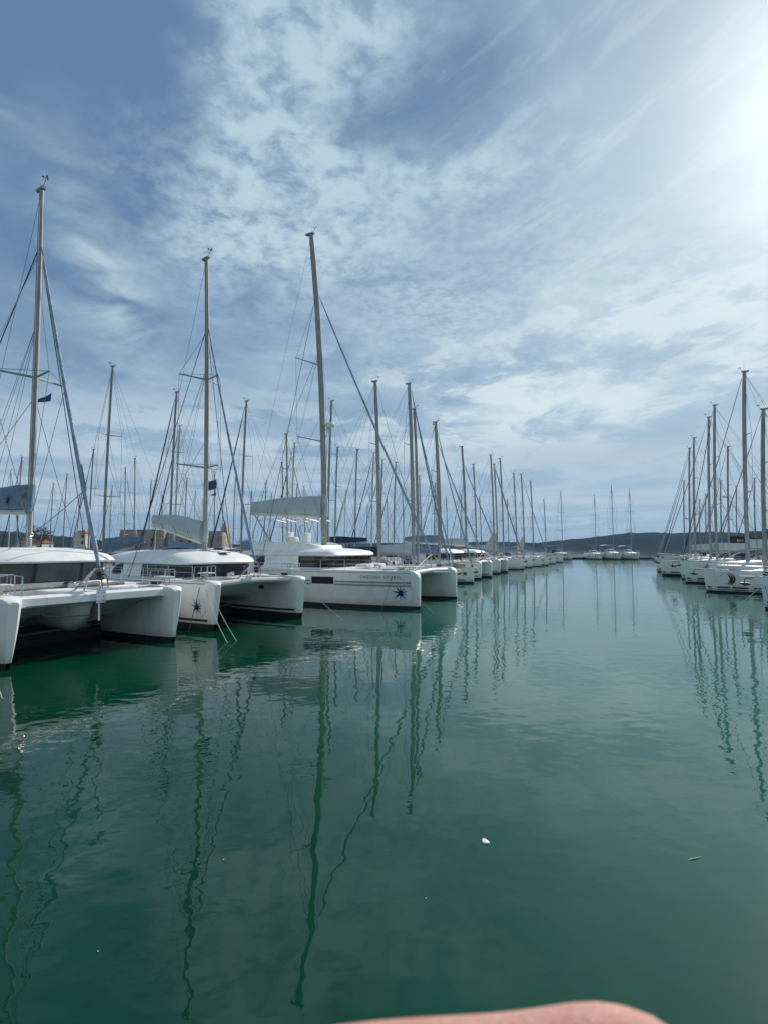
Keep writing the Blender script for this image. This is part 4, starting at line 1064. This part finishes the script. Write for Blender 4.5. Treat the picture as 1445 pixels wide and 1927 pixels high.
building('house', 'wide cream house with red roof on the shore right of the tall narrow one', 'house', -141, 284, 13, 8, 5.2, 'plaster', 2, 5, 'roof_tile', .05)
building('boat_shed', 'long grey flat-roofed boat shed on the shore at the far left', 'shed', -196, 246, 22, 9, 5.4, 'concrete', 1, 6, None, .06)

# trees along that shore
LEAF = {}
def tree(x, y, h, w, label, leaf='leaf_pine', seed=0, z=1.3):
    rnd = random.Random(seed); tr = thing('tree', label, 'tree', (x, y, z), 0, 'trees on the far left shore')
    m = MB().tube([(0, 0, -.2), (.15, .05, h*.35), (.05, .2, h*.8)], [.34*h/9, .24*h/9, .08*h/9], 7)
    for k in range(6):
        a = rnd.uniform(0, 6.28); z0 = h*rnd.uniform(.3, .6); m.tube([(.1, .1, z0), (cos(a)*w*.34, sin(a)*w*.34, z0 + h*.22)], [.12*h/9, .03], 5)
    m.build('trunk', 'bark', tr)
    m = MB(); lumps = [(rnd.gauss(0, w*.24), rnd.gauss(0, w*.24), h*rnd.uniform(.42, .92), w*rnd.uniform(.14, .26)) for _ in range(16)]
    for k in range(900):
        cx_, cy_, cz_, r = rnd.choice(lumps); v = Vector((rnd.gauss(0, 1), rnd.gauss(0, 1), rnd.gauss(0, .8)))
        v = v.normalized()*r*rnd.uniform(.55, 1.05); p = Vector((cx_, cy_, cz_)) + v; s_ = rnd.uniform(.14, .36)*h/9
        u = Vector((rnd.gauss(0, 1), rnd.gauss(0, 1), rnd.gauss(0, .6))).normalized()*s_; q_ = u.cross(Vector((rnd.gauss(0, 1), rnd.gauss(0, 1), rnd.gauss(0, 1)))).normalized()*s_*.6
        m.add([p - u, p + q_, p + u, p - q_], [(0, 1, 2, 3)])
    m.build('crown', leaf, tr, 0)
for i, (x, y, h, w, lb, lf) in enumerate([
    (-152, 236, 12.5, 9, 'bare brownish tree with a thin rounded crown on the far left shore', 'leaf_dry'),
    (-127, 262, 8, 7, 'dark bushy pine between the wide cream house and the fortress', 'leaf_pine'),
    (-206, 268, 11, 9, 'dark tall pine behind the long grey boat shed', 'leaf_pine'),
    (-184, 276, 9, 9, 'broad dark pine between the boat shed and the low cream house', 'leaf_pine'),
    (-160, 285, 8, 7, 'small dark pine behind the tall narrow house', 'leaf_pine'),
    (-80, 312, 8, 8, 'dark pine standing right of the bell tower', 'leaf_pine'),
    (-66, 300, 6, 8, 'low spreading pine near the end of the far left shore', 'leaf_pine')]):
    tree(x, y, h, w, lb, lf, 30 + i)

# ------------------------------------------------------------------ pontoons
def pontoon(label, c, ln, w, rz, piles):
    p = thing('pontoon', label, 'pontoon', (c[0], c[1], 0), rz)
    nseg = int(ln/12)
    for k in range(nseg):
        x = -ln/2 + ln*(k + .5)/nseg
        f = MB().box((x, 0, .12), (ln/nseg - .06, w, .62)).build('float', 'timber_dark', p, 0)
        MB().box((x, 0, .47), (ln/nseg - .10, w + .08, .08)).build('walkway', 'concrete', f, 0)
    for k in range(piles):
        x = -ln/2 + ln*(k + .5)/piles
        MB().tube([(x, w*.4, .5), (x, w*.4, 1.35)], .09, 8).build('service_post', 'plastic_white', p)
    return p
dir_ = atan2(.92, .40)
pontoon('long pontoon behind the left row of moored yachts', (-13.0 + .40*57, 21.5 + .92*57, 0), 172, 1.7, dir_, 14)
pontoon('long pontoon behind the right row of moored yachts', (35.5 + 9.5 + .365*50, 36 + .93*50, 0), 150, 1.8, atan2(.93, .365), 12)
pontoon('dark low pontoon closing off the end of the fairway', (72, 176.5, 0), 64, 2.4, 0, 4)
# ------------------------------------------------------------------ catamarans further along
ge = dict(L=11.6, sep=4.7, fb=2.0, loc=(0, 0, 0), rz=0, group=GC, zp=.22, rake=.05, hw=.74, bow_round=.2, label='',
    bd0=2.7, pod=None, beam=(.24, 'tube'), beam_a=.5, arch=False, boot=(.36, .44, 'stripe_dark'), sprit=.9,
    cabin=dict(a0=3.3, a1=8.4, hw=2.2, fr=.8, zw0=2.15, zw1=2.85, zr=3.42, ra=10.4, aw=2.2, over=.18, th=.18, p=.5, lean=.05, cuts=(.14, .25, .34, .43, .50, .57, .66, .75, .86)),
    mast_a=5.5, mast_h=18.6, mast_r=.16, mast_rake=.5, stay_h=16, spreaders=((9.5, 1.4, 'sp'),), genoa=(.11, .06), stay_foot=.9,
    boom=dict(len=4.6, zb0=4.1, zb1=4.3, zt0=5.0, zt1=4.8, mat='cover_slate', sag=.1))
HLa = radians(-25.5)
def bow_at(o, L, c, h, s=1.0):
    o.location = (c[0] - cos(h)*L/2*s, c[1] - sin(h)*L/2*s, 0); o.rotation_euler = (0, 0, h); o.scale = (s, s, s)
catE, *_ = catamaran(dict(ge, label='catamaran with a slate sail bag just beyond the yacht with the blue star'))
bow_at(catE, 11.6, (12.0, 62.5), HLa, 1.03)
catF, *_ = catamaran(dict(ge, label='farthest catamaran of the left row, grey-green hull with rounded bows', hull_mat='gelcoat_grey', boom=dict(ge['boom'], mat='cover_pale')))
bow_at(catF, 11.6, (17.0, 75.7), HLa, 1.0)

# ------------------------------------------------------------------ yachts of the left row
GL = 'sailing yachts in the left row'
base = dict(L=13.0, beam=3.95, fb=1.62, fs=1.30, mast_a=4.6, H=18.0, group=GL, label='')
def yacht(label, mast_xy, heading, s, **kw):
    q = dict(base); q.update(kw); q['label'] = label
    r_ = monohull(q); place(r_[0], mast_xy, heading, s, q); return r_
yacht('white yacht with a bright blue sprayhood directly behind the large striped catamaran', (-0.4, 43.5), -25.5, .971, hood='cover_azure', bimini='cover_azure', cover='cover_navy', bag_h=.85, genoa=None, mast_r=.16)
yacht('white yacht with a blue-grey furled headsail, second behind the large striped catamaran', (2.6, 47.0), -25.5, 1.022, mast_a=3.5, cover='cover_pale', bag_h=.9, genoa='cover_slate', mast_r=.16)
yacht('yacht with a slate sail bag just before the yacht with the blue star', (3.3, 51.5), -25.5, .958, mast_a=4.0, cover='cover_slate', genoa='genoa_uv', mast_r=.14)
rD = yacht('small white yacht with a blue star and black boot stripes on its bow', (5.8, 56.0), -31, 1.0, L=11.6, beam=3.7, H=16.8, mast_a=3.85, fb=1.55, genoa='genoa_uv', cover='cover_blue', boots=((.30, .40, 'stripe_dark'),), zp=.20, mast_r=.13)
star_logo(rD[1], rD[2], .80, 1.0, -1, .47)
dh = thing('dinghy', 'upturned dinghy under a beige cover on the deck of the yacht with the star', 'dinghy', (0, 0, 0))
rings = []
for i in range(9):
    f = i/8; x = 1.4 - 2.8*f; w = .72*(sin(pi*min(1, f*1.25 + .12))**.6 if f < .75 else 1)
    rings.append([(x, w*k, .02 + .52*(1 - abs(k)**2.4)*(.75 + .25*sin(pi*f)) + (.02 if i % 2 else 0)) for k in (-1, -.85, -.55, 0, .55, .85, 1)])
dcv = MB().loft(rings, False).build('dinghy_cover', 'cover_beige', dh, 60)
for f in (.25, .6, .85):
    x = 1.4 - 2.8*f; MB().tube([(x, -.7, .05), (x, -.5, .43), (x, 0, .57), (x, .5, .43), (x, .7, .05)], .02, 4).build('strap', 'rope_dark', dh)
dh.location = rD[0].location + Matrix.Rotation(radians(-31), 3, 'Z') @ Vector((11.6/2 - 2.55, 0, 1.60)); dh.rotation_euler = (0, 0, radians(-31))
# variants for the rest of the row
var = [dict(cover='cover_pale', hood='cover_navy', genoa='genoa_uv', peak=2.0, levels=(.34, .64)), dict(cover='cover_blue', hood='cover_beige', genoa=None, bimini='cover_beige'), dict(cover='sailcloth', hood='cover_slate', genoa='genoa_uv', peak=2.4)]
rest = [((14.9, 86.0), .955, 1, 'white yacht moored just beyond the farthest catamaran of the left row'),
        ((18.7, 90.5), 1.085, 0, 'taller of two yachts with a loose cream sail at the mast'),
        ((20.2, 95.0), 1.034, 2, 'shorter of two yachts with a loose cream sail at the mast'),
        ((22.3, 99.5), 1.134, 1, 'largest yacht midway along the left row, dark writing along its bow'),
        ((26.0, 104.5), 1.019, 1, 'white yacht right after the one with dark writing on its bow'),
        ((29.2, 111.0), 1.057, 0, 'white yacht fourth from the far end of the left row'),
        ((33.9, 121.0), 1.047, 1, 'white yacht third from the far end of the left row'),
        ((40.4, 133.0), .872, 1, 'short-masted white yacht last in the left row, before the end pontoon')]
for i, (xy, s, v, lb) in enumerate(rest): yacht(lb, xy, -25.5, s, **var[v], fenders=('plastic_white', 'cover_navy', 'rubber')[i % 3], ports=((2.0, 2.9, 1.05, 1.16), (3.4, 4.2, 1.05, 1.16), (4.8, 5.6, 1.05, 1.16)) if i == 3 else ((3.9, 4.7, .98, 1.14), (5.6, 6.6, .96, 1.14)), boots=((.2, .28, 'stripe_dark'),) if i % 2 else ())

# ------------------------------------------------------------------ yachts at the end pontoon, bows towards the fairway
GE = 'yachts moored bow-out at the end pontoon'
for i, (xy, hd, s, lb, bm_) in enumerate([((56.2, 168.0), -80, 1.189, 'yacht with a black bimini at the left end of the end pontoon', 'cover_black'),
        ((66.8, 168.0), -97, 1.124, 'left one of the three yachts side by side at the end pontoon', None),
        ((72.3, 168.0), -97, 1.283, 'tallest-masted yacht, in the middle of three at the end pontoon', 'cover_pale'),
        ((78.0, 168.0), -97, 1.217, 'right one of the three yachts side by side at the end pontoon', 'cover_pale')]):
    yacht(lb, xy, hd, s, group=GE, bimini=bm_, hood='cover_black' if i == 0 else 'cover_pale', genoa=None, radar=5.0 if i == 0 else None, ports=((.9, 1.15, .85, 1.25), (1.6, 1.85, .85, 1.25), (5, 6, .96, 1.14)))

# ------------------------------------------------------------------ second row and the crowd of yachts behind it
GB = 'yachts crowded behind the left row'
yacht('yacht with a slate sail bag and dark mast seen between the first two catamarans', (-22.7, 43.1), 154.5, 1.028, group=GB, cover='cover_slate', spar='spar', bag_h=1.15, boom_z=3.1, rise=.9, hood='cover_navy', bimini='cover_navy', genoa=None)
yacht('yacht with a wide blue sail bag behind the second catamaran', (-19.9, 49.5), 154.5, 1.013, group=GB, cover='cover_blue', bag_h=1.25, genoa='rope_dark', bimini='cover_pale')
yacht('yacht with a blue bag whose mast stands between the second and third catamarans', (-15.8, 59.0), 154.5, 1.114, group=GB, cover='cover_blue', bag_h=.9, genoa='rope_dark', bimini='cover_pale')
yacht('biggest yacht behind the left row, its mast just right of the third tall mast', (-8.1, 76.7), 154.5, 1.388, group=GB, cover='cover_navy', genoa=None)
protos = []
for i, kw in enumerate([dict(cover='cover_blue', hood='cover_blue', bimini='cover_blue', genoa='genoa_uv'), dict(cover='cover_navy', hood='cover_navy', bimini=None, genoa='rope_dark', levels=(.5,)),
                        dict(cover='cover_pale', hood='cover_beige', bimini='cover_pale', genoa=None), dict(cover='cover_slate', hood='cover_navy', bimini='cover_navy', genoa='sailcloth', levels=(.28, .5, .73), toe='teak'),
                        dict(cover='cover_beige', hood='cover_black', bimini='cover_black', genoa='rope_dark', hull_mat='antifouling_blue', spar='spar_white')]):
    q = dict(base, group=GB, detail=0, label='yacht in the far crowd of masts behind the left row'); q.update(kw)
    protos.append((monohull(q)[0], q))
crowd = [(-37.0, 66.7, 154.5, .889), (-50.0, 72.5, 154.5, .889), (-37.2, 79.3, -25.5, .944), (-41.7, 85.6, -25.5, .918), (-21.5, 54.7, 154.5, .902), (-62.8, 104.3, 154.5, 1.0), (-27.4, 86.1, -25.5, .889),
    (-31.1, 109.9, 154.5, 1.0), (-11.2, 62.0, -25.5, .944), (-11.6, 66.6, 154.5, .933), (-14.1, 74.5, -25.5, .867), (-25.7, 114.3, 154.5, 1.0), (-6.5, 70.5, 154.5, .944), (-4.4, 80.2, 154.5, 1.028),
    (-2.0, 84.4, 154.5, 1.039), (-0.6, 88.2, 154.5, 1.013), (1.8, 97.4, 154.5, 1.072), (7.4, 105.9, -25.5, 1.0), (-48.8, 117.0, -25.5, .889), (-45.2, 126.4, 154.5, .944), (-39.3, 129.2, 154.5, .889),
    (-26.3, 122.8, 154.5, .889), (-20.7, 124.5, 154.5, 1.023), (-19.0, 128.1, -25.5, 1.026), (-9.4, 126.4, 154.5, .944), (-5.8, 177.8, 154.5, 1.0), (10.4, 110.7, 154.5, .944), (15.4, 129.2, -25.5, .889),
    (19.4, 135.4, 154.5, .944), (-59.8, 84.9, -25.5, .889), (-62.7, 100.0, 154.5, .872), (-64.0, 124.1, 154.5, 1.0), (-50.1, 113.3, 154.5, .993), (-39.5, 105.4, 154.5, .967), (-46.3, 136.3, -25.5, .889),
    (-26.1, 103.5, 154.5, .809), (-14.6, 117.3, 154.5, .858), (4.7, 126.4, -25.5, .944), (-89.2, 132.7, 154.5, .944), (-82.2, 142.6, 154.5, 1.0), (1.2, 158.2, -25.5, 1.0), (8.7, 159.3, -25.5, .961), (22.2, 121.7, -25.5, .849), (34.5, 147.3, -25.5, .944)]
CROWD = ['yacht with blue canvas in the far crowd of masts behind the left row', 'navy-bagged yacht without bimini in the far crowd of masts on the left', 'pale-canvas yacht with bare forestay in the far crowd on the left', 'yacht with three pairs of spreaders in the far crowd of masts on the left', 'dark-hulled yacht with beige sail bag in the far crowd of masts on the left']
NEARER = {0: 'yacht whose mast shows between the nearest catamaran furled sail and the slate-bagged yacht', 1: 'yacht whose mast shows just left of the nearest catamaran mast',
    2: 'yacht whose thin mast rises over the left end of the fortress', 4: 'shorter-masted yacht close beside the one with the wide blue sail bag', 6: 'yacht whose mast shows just right of the second catamaran mast',
    8: 'left yacht of a close pair of masts above the striped catamaran sail cover', 9: 'right yacht of a close pair of masts above the striped catamaran sail cover',
    10: 'yacht with a short mast left of the close pair above the sail cover', 12: 'yacht whose mast is hidden beside the biggest yacht behind the left row', 13: 'yacht with its mast alone in the gap right of the radar dome',
    14: 'yacht whose mast shows just left of the azure-hooded yacht mast', 15: 'yacht whose mast shows just right of the azure-hooded yacht mast', 16: 'yacht whose mast stands where the striped catamaran furled headsail crosses it',
    17: 'yacht whose short mast shows between the two thickest masts beyond the striped catamaran'}
rnd = random.Random(11)
for i, (x, y, hd, s) in enumerate(crowd):
    k = i % 5 if i < 40 else i % 4
    o = protos[k][0] if i < 5 else copy_tree(protos[k][0])
    place(o, (x, y), hd, s, protos[k][1], NEARER.get(i, CROWD[k]))

# ------------------------------------------------------------------ right-hand row
GR = 'sailing yachts in the right row'
def crescent(hl, ho, a, z, side, R):
    """ring with three swept blades inside"""
    ring = [(R*cos(radians(k)), R*sin(radians(k))) for k in range(20, 250, 10)]
    hl.lines(ring, a, z, side, .030, .010).build('emblem_ring', 'stripe_dark', ho, 0)
    for off, m_ in ((0, 'stripe_dark'), (.30, 'print_red'), (.58, 'stripe_dark')):
        m = MB(); lo, hi = [], []
        for i in range(13):
            f = i/12; th = radians(70 - 150*f); w = .26*R*sin(pi*min(1, f*.9 + .06))
            cx_, cy_ = .10*R - off*R*.9*(1 - .25*f), .05*R
            r0 = R*(.95 - .12*off)
            def P(r): u, v = -(cx_ + r*cos(th)), cy_ + r*sin(th); return hl.pt(a - u, z + v, side, .012)
            lo.append(P(r0 - w)); hi.append(P(r0))
        m.strip(lo, hi).build('emblem_blade', m_, ho, 0)
rb = dict(group=GR, fb=1.85, fs=1.45, zp=.14, boots=((.20, .27, 'print_red'), (.36, .48, 'stripe_dark')), genoa='spar', genoa_r=.05, cover='cover_pale', sprit=1.0, sprit_mat='spar_white', ports=((5.6, 6.6, .96, 1.14),))
def rlog(label, xy, s, logo=None, **kw):
    q = dict(rb); q.update(kw); r_ = yacht(label, xy, 158.5, s, **q)
    if logo: crescent(r_[1], r_[2], *logo)
    return r_
r1 = rlog('yacht cut off by the right frame edge, long bow roller with anchor', (32.9, 27.45), 1.0, None, L=13.5, mast_a=11.4*.43, cover='cover_pale', fenders='rubber')
r1[0].location = (22.3 + .9304*6.75, 31.6 - .3665*6.75, 0)
rlog('white yacht showing a dark red crescent emblem and black boot stripes', (30.4, 42.6), 1.0, (1.45, 1.10, 1, .50), L=11.6, beam=3.85, mast_a=4.25, H=14.8, cover='cover_pale', sprit=.9, mast_r=.15)
rlog('white yacht with the tallest mast in the right row, small emblem near its bow', (36.1, 53.0), 1.189, (1.3, 1.05, 1, .34), mast_r=.15, fenders='rubber', mast_a=4.7)
rlog('white yacht in the right row with a dark furled headsail', (37.4, 60.0), 1.103, None, mast_a=3.3, genoa='rope_dark', sprit=.3)
rlog('yacht with a thick dark boot stripe near the far end of the right row', (41.3, 67.5), 1.13, None, mast_a=5.0, sprit=.5, fenders='rubber', boots=((.36, .50, 'stripe_dark'),), zp=.25)
rr = rlog('white yacht with a brown lettered sail bag behind the right row masts', (46.6, 72.0), .964, None, mast_a=4.2, cover='cover_brown', bag_h=1.15, boom_z=4.3, boom_len=5.2, rise=.1, radar=10.9, sprit=.3)
rlog('white yacht of the right row half hidden by its thick-striped neighbour', (45.5, 78.0), 1.101, None, sprit=.3)
rlog('last white yacht of the right row, with a radar on its mast', (49.4, 86.0), 1.098, None, sprit=.5, radar=7.6, boots=((.36, .50, 'stripe_dark'),))
lt = lettering('BAV', .42, None, 0, 0, 1, 'print_pale', rr[0], 'bag_lettering')
mx = 13/2 - 4.2
for v in lt.data.vertices:
    u, w = -v.co.x, v.co.y; f = (1.75 - u)/5.2
    v.co = (mx - .9 + (u*-1 if False else -abs(u)) , .255*(1 - .45*.35), 4.62 + w)
q = dict(base, group='yachts behind the right row', detail=0, label='sailing yacht showing little but its mast behind the right row', cover='cover_blue', genoa='rope_dark', bimini='cover_navy')
pr = monohull(q)[0]
for i, (x, y, s) in enumerate([(71.0, 126.0, 1.082), (80.8, 133.7, .95), (67.8, 107.1, .95), (77.1, 116.4, .95), (70.8, 101.6, .939), (88.0, 148.4, .95)]):
    place(pr if i == 0 else copy_tree(pr), (x, y), 158.5, s, q)

# motor yacht between the crescent-emblem yacht and its tall neighbour
my = thing('motor_yacht', 'white motor yacht with dark cabin windows behind the yacht with the crescent emblem', 'motor yacht', (31.2 + .9304*6, 49.6 - .3665*6, 0), radians(158.5))
L = 12.0; A = [0, .15, .6, 1.6, 3.2, 5.5, 8.5, 12.0]
mh_ = Hull(L/2, 0, L, A, [.08, .3, .7, 1.2, 1.65, 1.9, 1.95, 1.85], [.02, .1, .28, .65, 1.15, 1.55, 1.7, 1.65], [1.98, 2.0, 2.0, 1.98, 1.92, 1.82, 1.75, 1.7], .15, .3, .6)
mo = mh_.build(my, 'gelcoat', 'antifouling', 'deck_white')
for s in (-1, 1): mh_.band(2.2, 5.2, 1.2, 1.42, s, .012).build('hull_window', 'glass_dark', mo, 0)
O = outline(L, 3.4, 9.6, 1.55, 1.6, p=.55)
cb = MB().loft([[(p[0], p[1], 1.85) for p in O], [(p[0], p[1], 2.35) for p in O], [(p[0], p[1], 3.05) for p in offset(O, -.2)]], True, True, True).build('cabin', 'gelcoat', my)
_, tot = resample(O, 0, 1)
cu = (.05, .18, .31, .42, .5, .58, .69, .82, .95)
for i in range(8):
    lo, _t = resample(offset(O, .012 - .02), (cu[i] + .008)*tot, (cu[i + 1] - .008)*tot); hi, _t = resample(offset(O, -.185 + .02), (cu[i] + .008)*tot, (cu[i + 1] - .008)*tot)
    n = min(len(lo), len(hi)); MB().strip([(p[0], p[1], 2.40) for p in lo[:n]], [(p[0], p[1], 2.98) for p in hi[:n]]).build('window', 'glass_dark', cb)
MB().loft([[(p[0], p[1], z) for p in offset(outline(L, 4.2, 11.2, 1.6, 1.3, p=.5), k)] for k, z in ((.1, 3.05), (.22, 3.12), (.2, 3.5), (.05, 3.62), (-.2, 3.60))], True, True, True).build('flybridge', 'deck_white', my)
m = MB()
for s in (-1, 1): m.tube([(L/2 - 7.6, s*1.5, 3.6), (L/2 - 8.6, s*1.45, 4.9), (L/2 - 9.4, s*1.3, 5.0)], .05, 6)
m.tube([(L/2 - 9.2, -1.35, 5.0), (L/2 - 9.2, 1.35, 5.0)], .06, 6); m.build('radar_arch', 'spar_white', my)
rail_run(my, [(L/2 - a, mh_.half(a, 1.95) - .08, 1.96) for a in (.5, 1.5, 2.8, 4.2, 6, 8)], .65); rail_run(my, [(L/2 - a, -mh_.half(a, 1.95) + .08, 1.96) for a in (.5, 1.5, 2.8, 4.2, 6, 8)], .65)

# ------------------------------------------------------------------ mooring lines
def mooring(label, a, b, m_='rope_pale', sag=.12, r_=.013):
    a, b = Vector(a), Vector(b)
    o = MB().tube([a + (b - a)*(i/10) - Vector((0, 0, sag*sin(pi*i/10))) for i in range(11)], r_, 6).build('mooring_line', m_)
    tag(o, label, 'mooring line', 'mooring lines running down into the water')
mooring('pale mooring line at the lower left, from the nearest bow into the water', (-11.6, 15.6, 1.0), (-8.75, 12.6, -.15), sag=.04)
mooring('pale mooring line, the longer one from the starred bow of the second catamaran', (-7.75, 23.35, 2.16), (-5.55, 20.7, -.12), sag=.16)
mooring('pale mooring line, the lower one crossing the star of the second catamaran', (-7.95, 23.55, 2.14), (-5.75, 20.2, -.12), sag=.25)
mooring('dark wet line hanging straight down the bow of the second catamaran', (-7.98, 23.35, 2.10), (-8.35, 23.0, -.1), 'rope_green', .02)
mooring('pale mooring line from the right bow of the second catamaran', (-4.2, 27.25, 1.85), (-1.85, 26.6, -.12), sag=.06)
mooring('dark line hanging down the lettered hull of the striped catamaran', (.55, 31.5, 2.22), (-.15, 31.15, -.1), 'rope_green', .03)
mooring('thin pale line slanting from the striped catamaran past its bow', (.65, 31.5, 2.22), (2.85, 29.6, -.12), sag=.1, r_=.012)
mooring('short pale line at the bow of the yacht with the blue star', (8.55, 53.6, .5), (9.4, 51.6, -.1), sag=.03)
mooring('dark line from the bow of the yacht with the crescent emblem', (27.2, 43.35, 1.8), (28.0, 42.0, -.1), 'rope_dark', .02)
mooring('pale line from the cut-off yacht at the right edge down into the fairway', (22.3, 31.5, 1.5), (18.6, 29.4, -.1), sag=.1)
mooring('dark line from the cut-off yacht at the right edge, steeper than the pale one', (22.4, 31.5, 1.4), (19.9, 27.4, -.1), 'rope_dark', .1)

# ------------------------------------------------------------------ floating litter
m = MB(); sc_ = [(-.040, -.018), (-.034, .022), (-.005, .034), (.012, .028), (.022, .008), (.046, -.006), (.043, -.032), (-.022, -.034)]
m.loft([[(x, y*1.5, -.004) for x, y in sc_], [(x*1.02, y*1.55, .012 + .006*sin(i*2)) for i, (x, y) in enumerate(sc_)], [(x*.8, y*1.2, .018 + .004*cos(i*3)) for i, (x, y) in enumerate(sc_)]], True, True, True)
o = m.build('plastic_scrap', 'plastic_white'); o.location = (1.24, 6.78, 0); tag(o, 'white scrap of plastic floating on the open green water', 'litter')
m = MB().tube([(-.095, -.03, .004), (-.03, -.008, .010), (.04, .012, .008), (.10, .035, .004)], [.003, .006, .005, .002], 6)
o = m.build('twig', 'sailcloth'); o.location = (3.6, 6.42, 0); tag(o, 'thin pale twig floating near the right edge of the water', 'twig')
for i, (x, y, lb) in enumerate([(.43, 5.72, 'tiny pale leaf floating below and left of the white scrap'), (-1.85, 6.4, 'tiny pale leaf floating under the second catamaran mast reflection'), (-2.55, 5.0, 'tiny pale leaf floating near the bottom left of the water')]):
    m = MB().add([(-.014, 0, .006), (0, -.007, .004), (.015, 0, .007), (0, .007, .008)], [(0, 1, 2, 3)]).add([(-.014, 0, -.002), (0, -.007, -.002), (.015, 0, -.002), (0, .007, -.002)], [(3, 2, 1, 0)])
    o = m.build('floating_leaf', 'cover_beige', None, 0); o.location = (x, y, 0); o.rotation_euler = (0, 0, i*1.1); tag(o, lb, 'leaf', 'tiny leaves floating on the water')
# ------------------------------------------------------------------ the photographer's hand, just under the lens
def skin_mesh(name, chains, m_, root_i=0, sub=2):
    """grow one skin from chains of (point, radius); a chain may start from an earlier vertex index"""
    vs, es, rs = [], [], []
    for start, pts in chains:
        prev = start
        for p, r in pts:
            vs.append(p); rs.append(r); i = len(vs) - 1
            if prev is not None: es.append((prev, i))
            prev = i
    me = bpy.data.meshes.new(name); me.from_pydata(vs, es, [])
    o = bpy.data.objects.new(name, me); COL.objects.link(o)
    sk = o.modifiers.new('skin', 'SKIN'); sk.use_smooth_shade = True
    for i, sv in enumerate(me.skin_vertices[0].data):
        rr = rs[i] if isinstance(rs[i], tuple) else (rs[i], rs[i]); sv.radius = rr; sv.use_root = (i == root_i)
    sb = o.modifiers.new('sub', 'SUBSURF'); sb.levels = sub; sb.render_levels = sub
    dg = bpy.context.evaluated_depsgraph_get()
    nm = bpy.data.meshes.new_from_object(o.evaluated_get(dg), depsgraph=dg); nm.name = name
    bpy.data.objects.remove(o); nm.materials.clear(); nm.materials.append(MATS[m_]); nm.shade_smooth()
    ob = bpy.data.objects.new(name, nm); COL.objects.link(ob); return ob
# metres, x to the right, y away from the photographer, z up, round the lens: the index finger lies across below it, the others curl under
def F(*p): return (p[0], p[1], p[2])
hand = skin_mesh('hand', [
    (None, [(F(-.185, .012, -.190), .029), (F(-.128, .020, -.155), .031), (F(-.088, .026, -.128), (.030, .021)), (F(-.048, .034, -.106), (.028, .018))]),      # wrist to knuckles 0-3
    (3, [(F(-.030, .055, -.0720), .0104), (F(-.004, .0585, -.0685), .0098), (F(.019, .059, -.0672), .0093), (F(.0285, .059, -.0665), .0108), (F(.0375, .059, -.0692), .0070)]),                          # index
    (3, [(F(-.014, .044, -.098), .0096), (F(.016, .046, -.094), .0090), (F(.036, .042, -.096), .0084), (F(.046, .034, -.099), .0068)]),          # middle
    (2, [(F(-.026, .034, -.124), .0094), (F(.004, .036, -.117), .0086), (F(.024, .030, -.116), .0080), (F(.032, .022, -.118), .0064)]),          # ring
    (2, [(F(-.036, .026, -.142), .0086), (F(-.012, .028, -.138), .0076), (F(.004, .022, -.136), .0070), (F(.011, .015, -.137), .0056)]),          # little
    (1, [(F(-.088, -.008, -.128), .0130), (F(-.060, -.022, -.108), .0105), (F(-.034, -.026, -.094), .0095), (F(-.020, -.024, -.088), .0070)]),   # thumb
], 'skin', 1)
hand.location = (0, 0.005, EYE + 0.0036)
tag(hand, "pink fingertip and hand of the photographer just under the lens", 'hand')
m = MB()
for i in range(5): pass
nl = MB().loft([[(.0265 + .0105*f, .0465 + .0008*(f*2 - 1)**2 + abs(k)*.0035, -.0672 - .003*f + k*.0058*(1 - .35*f*f)) for k in (-1, -.5, 0, .5, 1)] for f in (0, .3, .6, .85, 1)], False).build('fingernail', 'nail', hand)

# ------------------------------------------------------------------ air over the bay
hz = bpy.data.materials.new('haze'); hz.use_nodes = True; tt = hz.node_tree; tt.nodes.clear()
ov = tt.nodes.new('ShaderNodeOutputMaterial'); pv = tt.nodes.new('ShaderNodeVolumePrincipled')
pv.inputs['Color'].default_value = (0.36, 0.62, 1.0, 1); pv.inputs['Density'].default_value = 0.00006; pv.inputs['Anisotropy'].default_value = 0.0
tt.links.new(pv.outputs[0], ov.inputs['Volume'])
bx = MB().box((0, 1400, 59), (7600, 4400, 122)).build('haze', hz, None, 0); bx['kind'] = 'stuff'
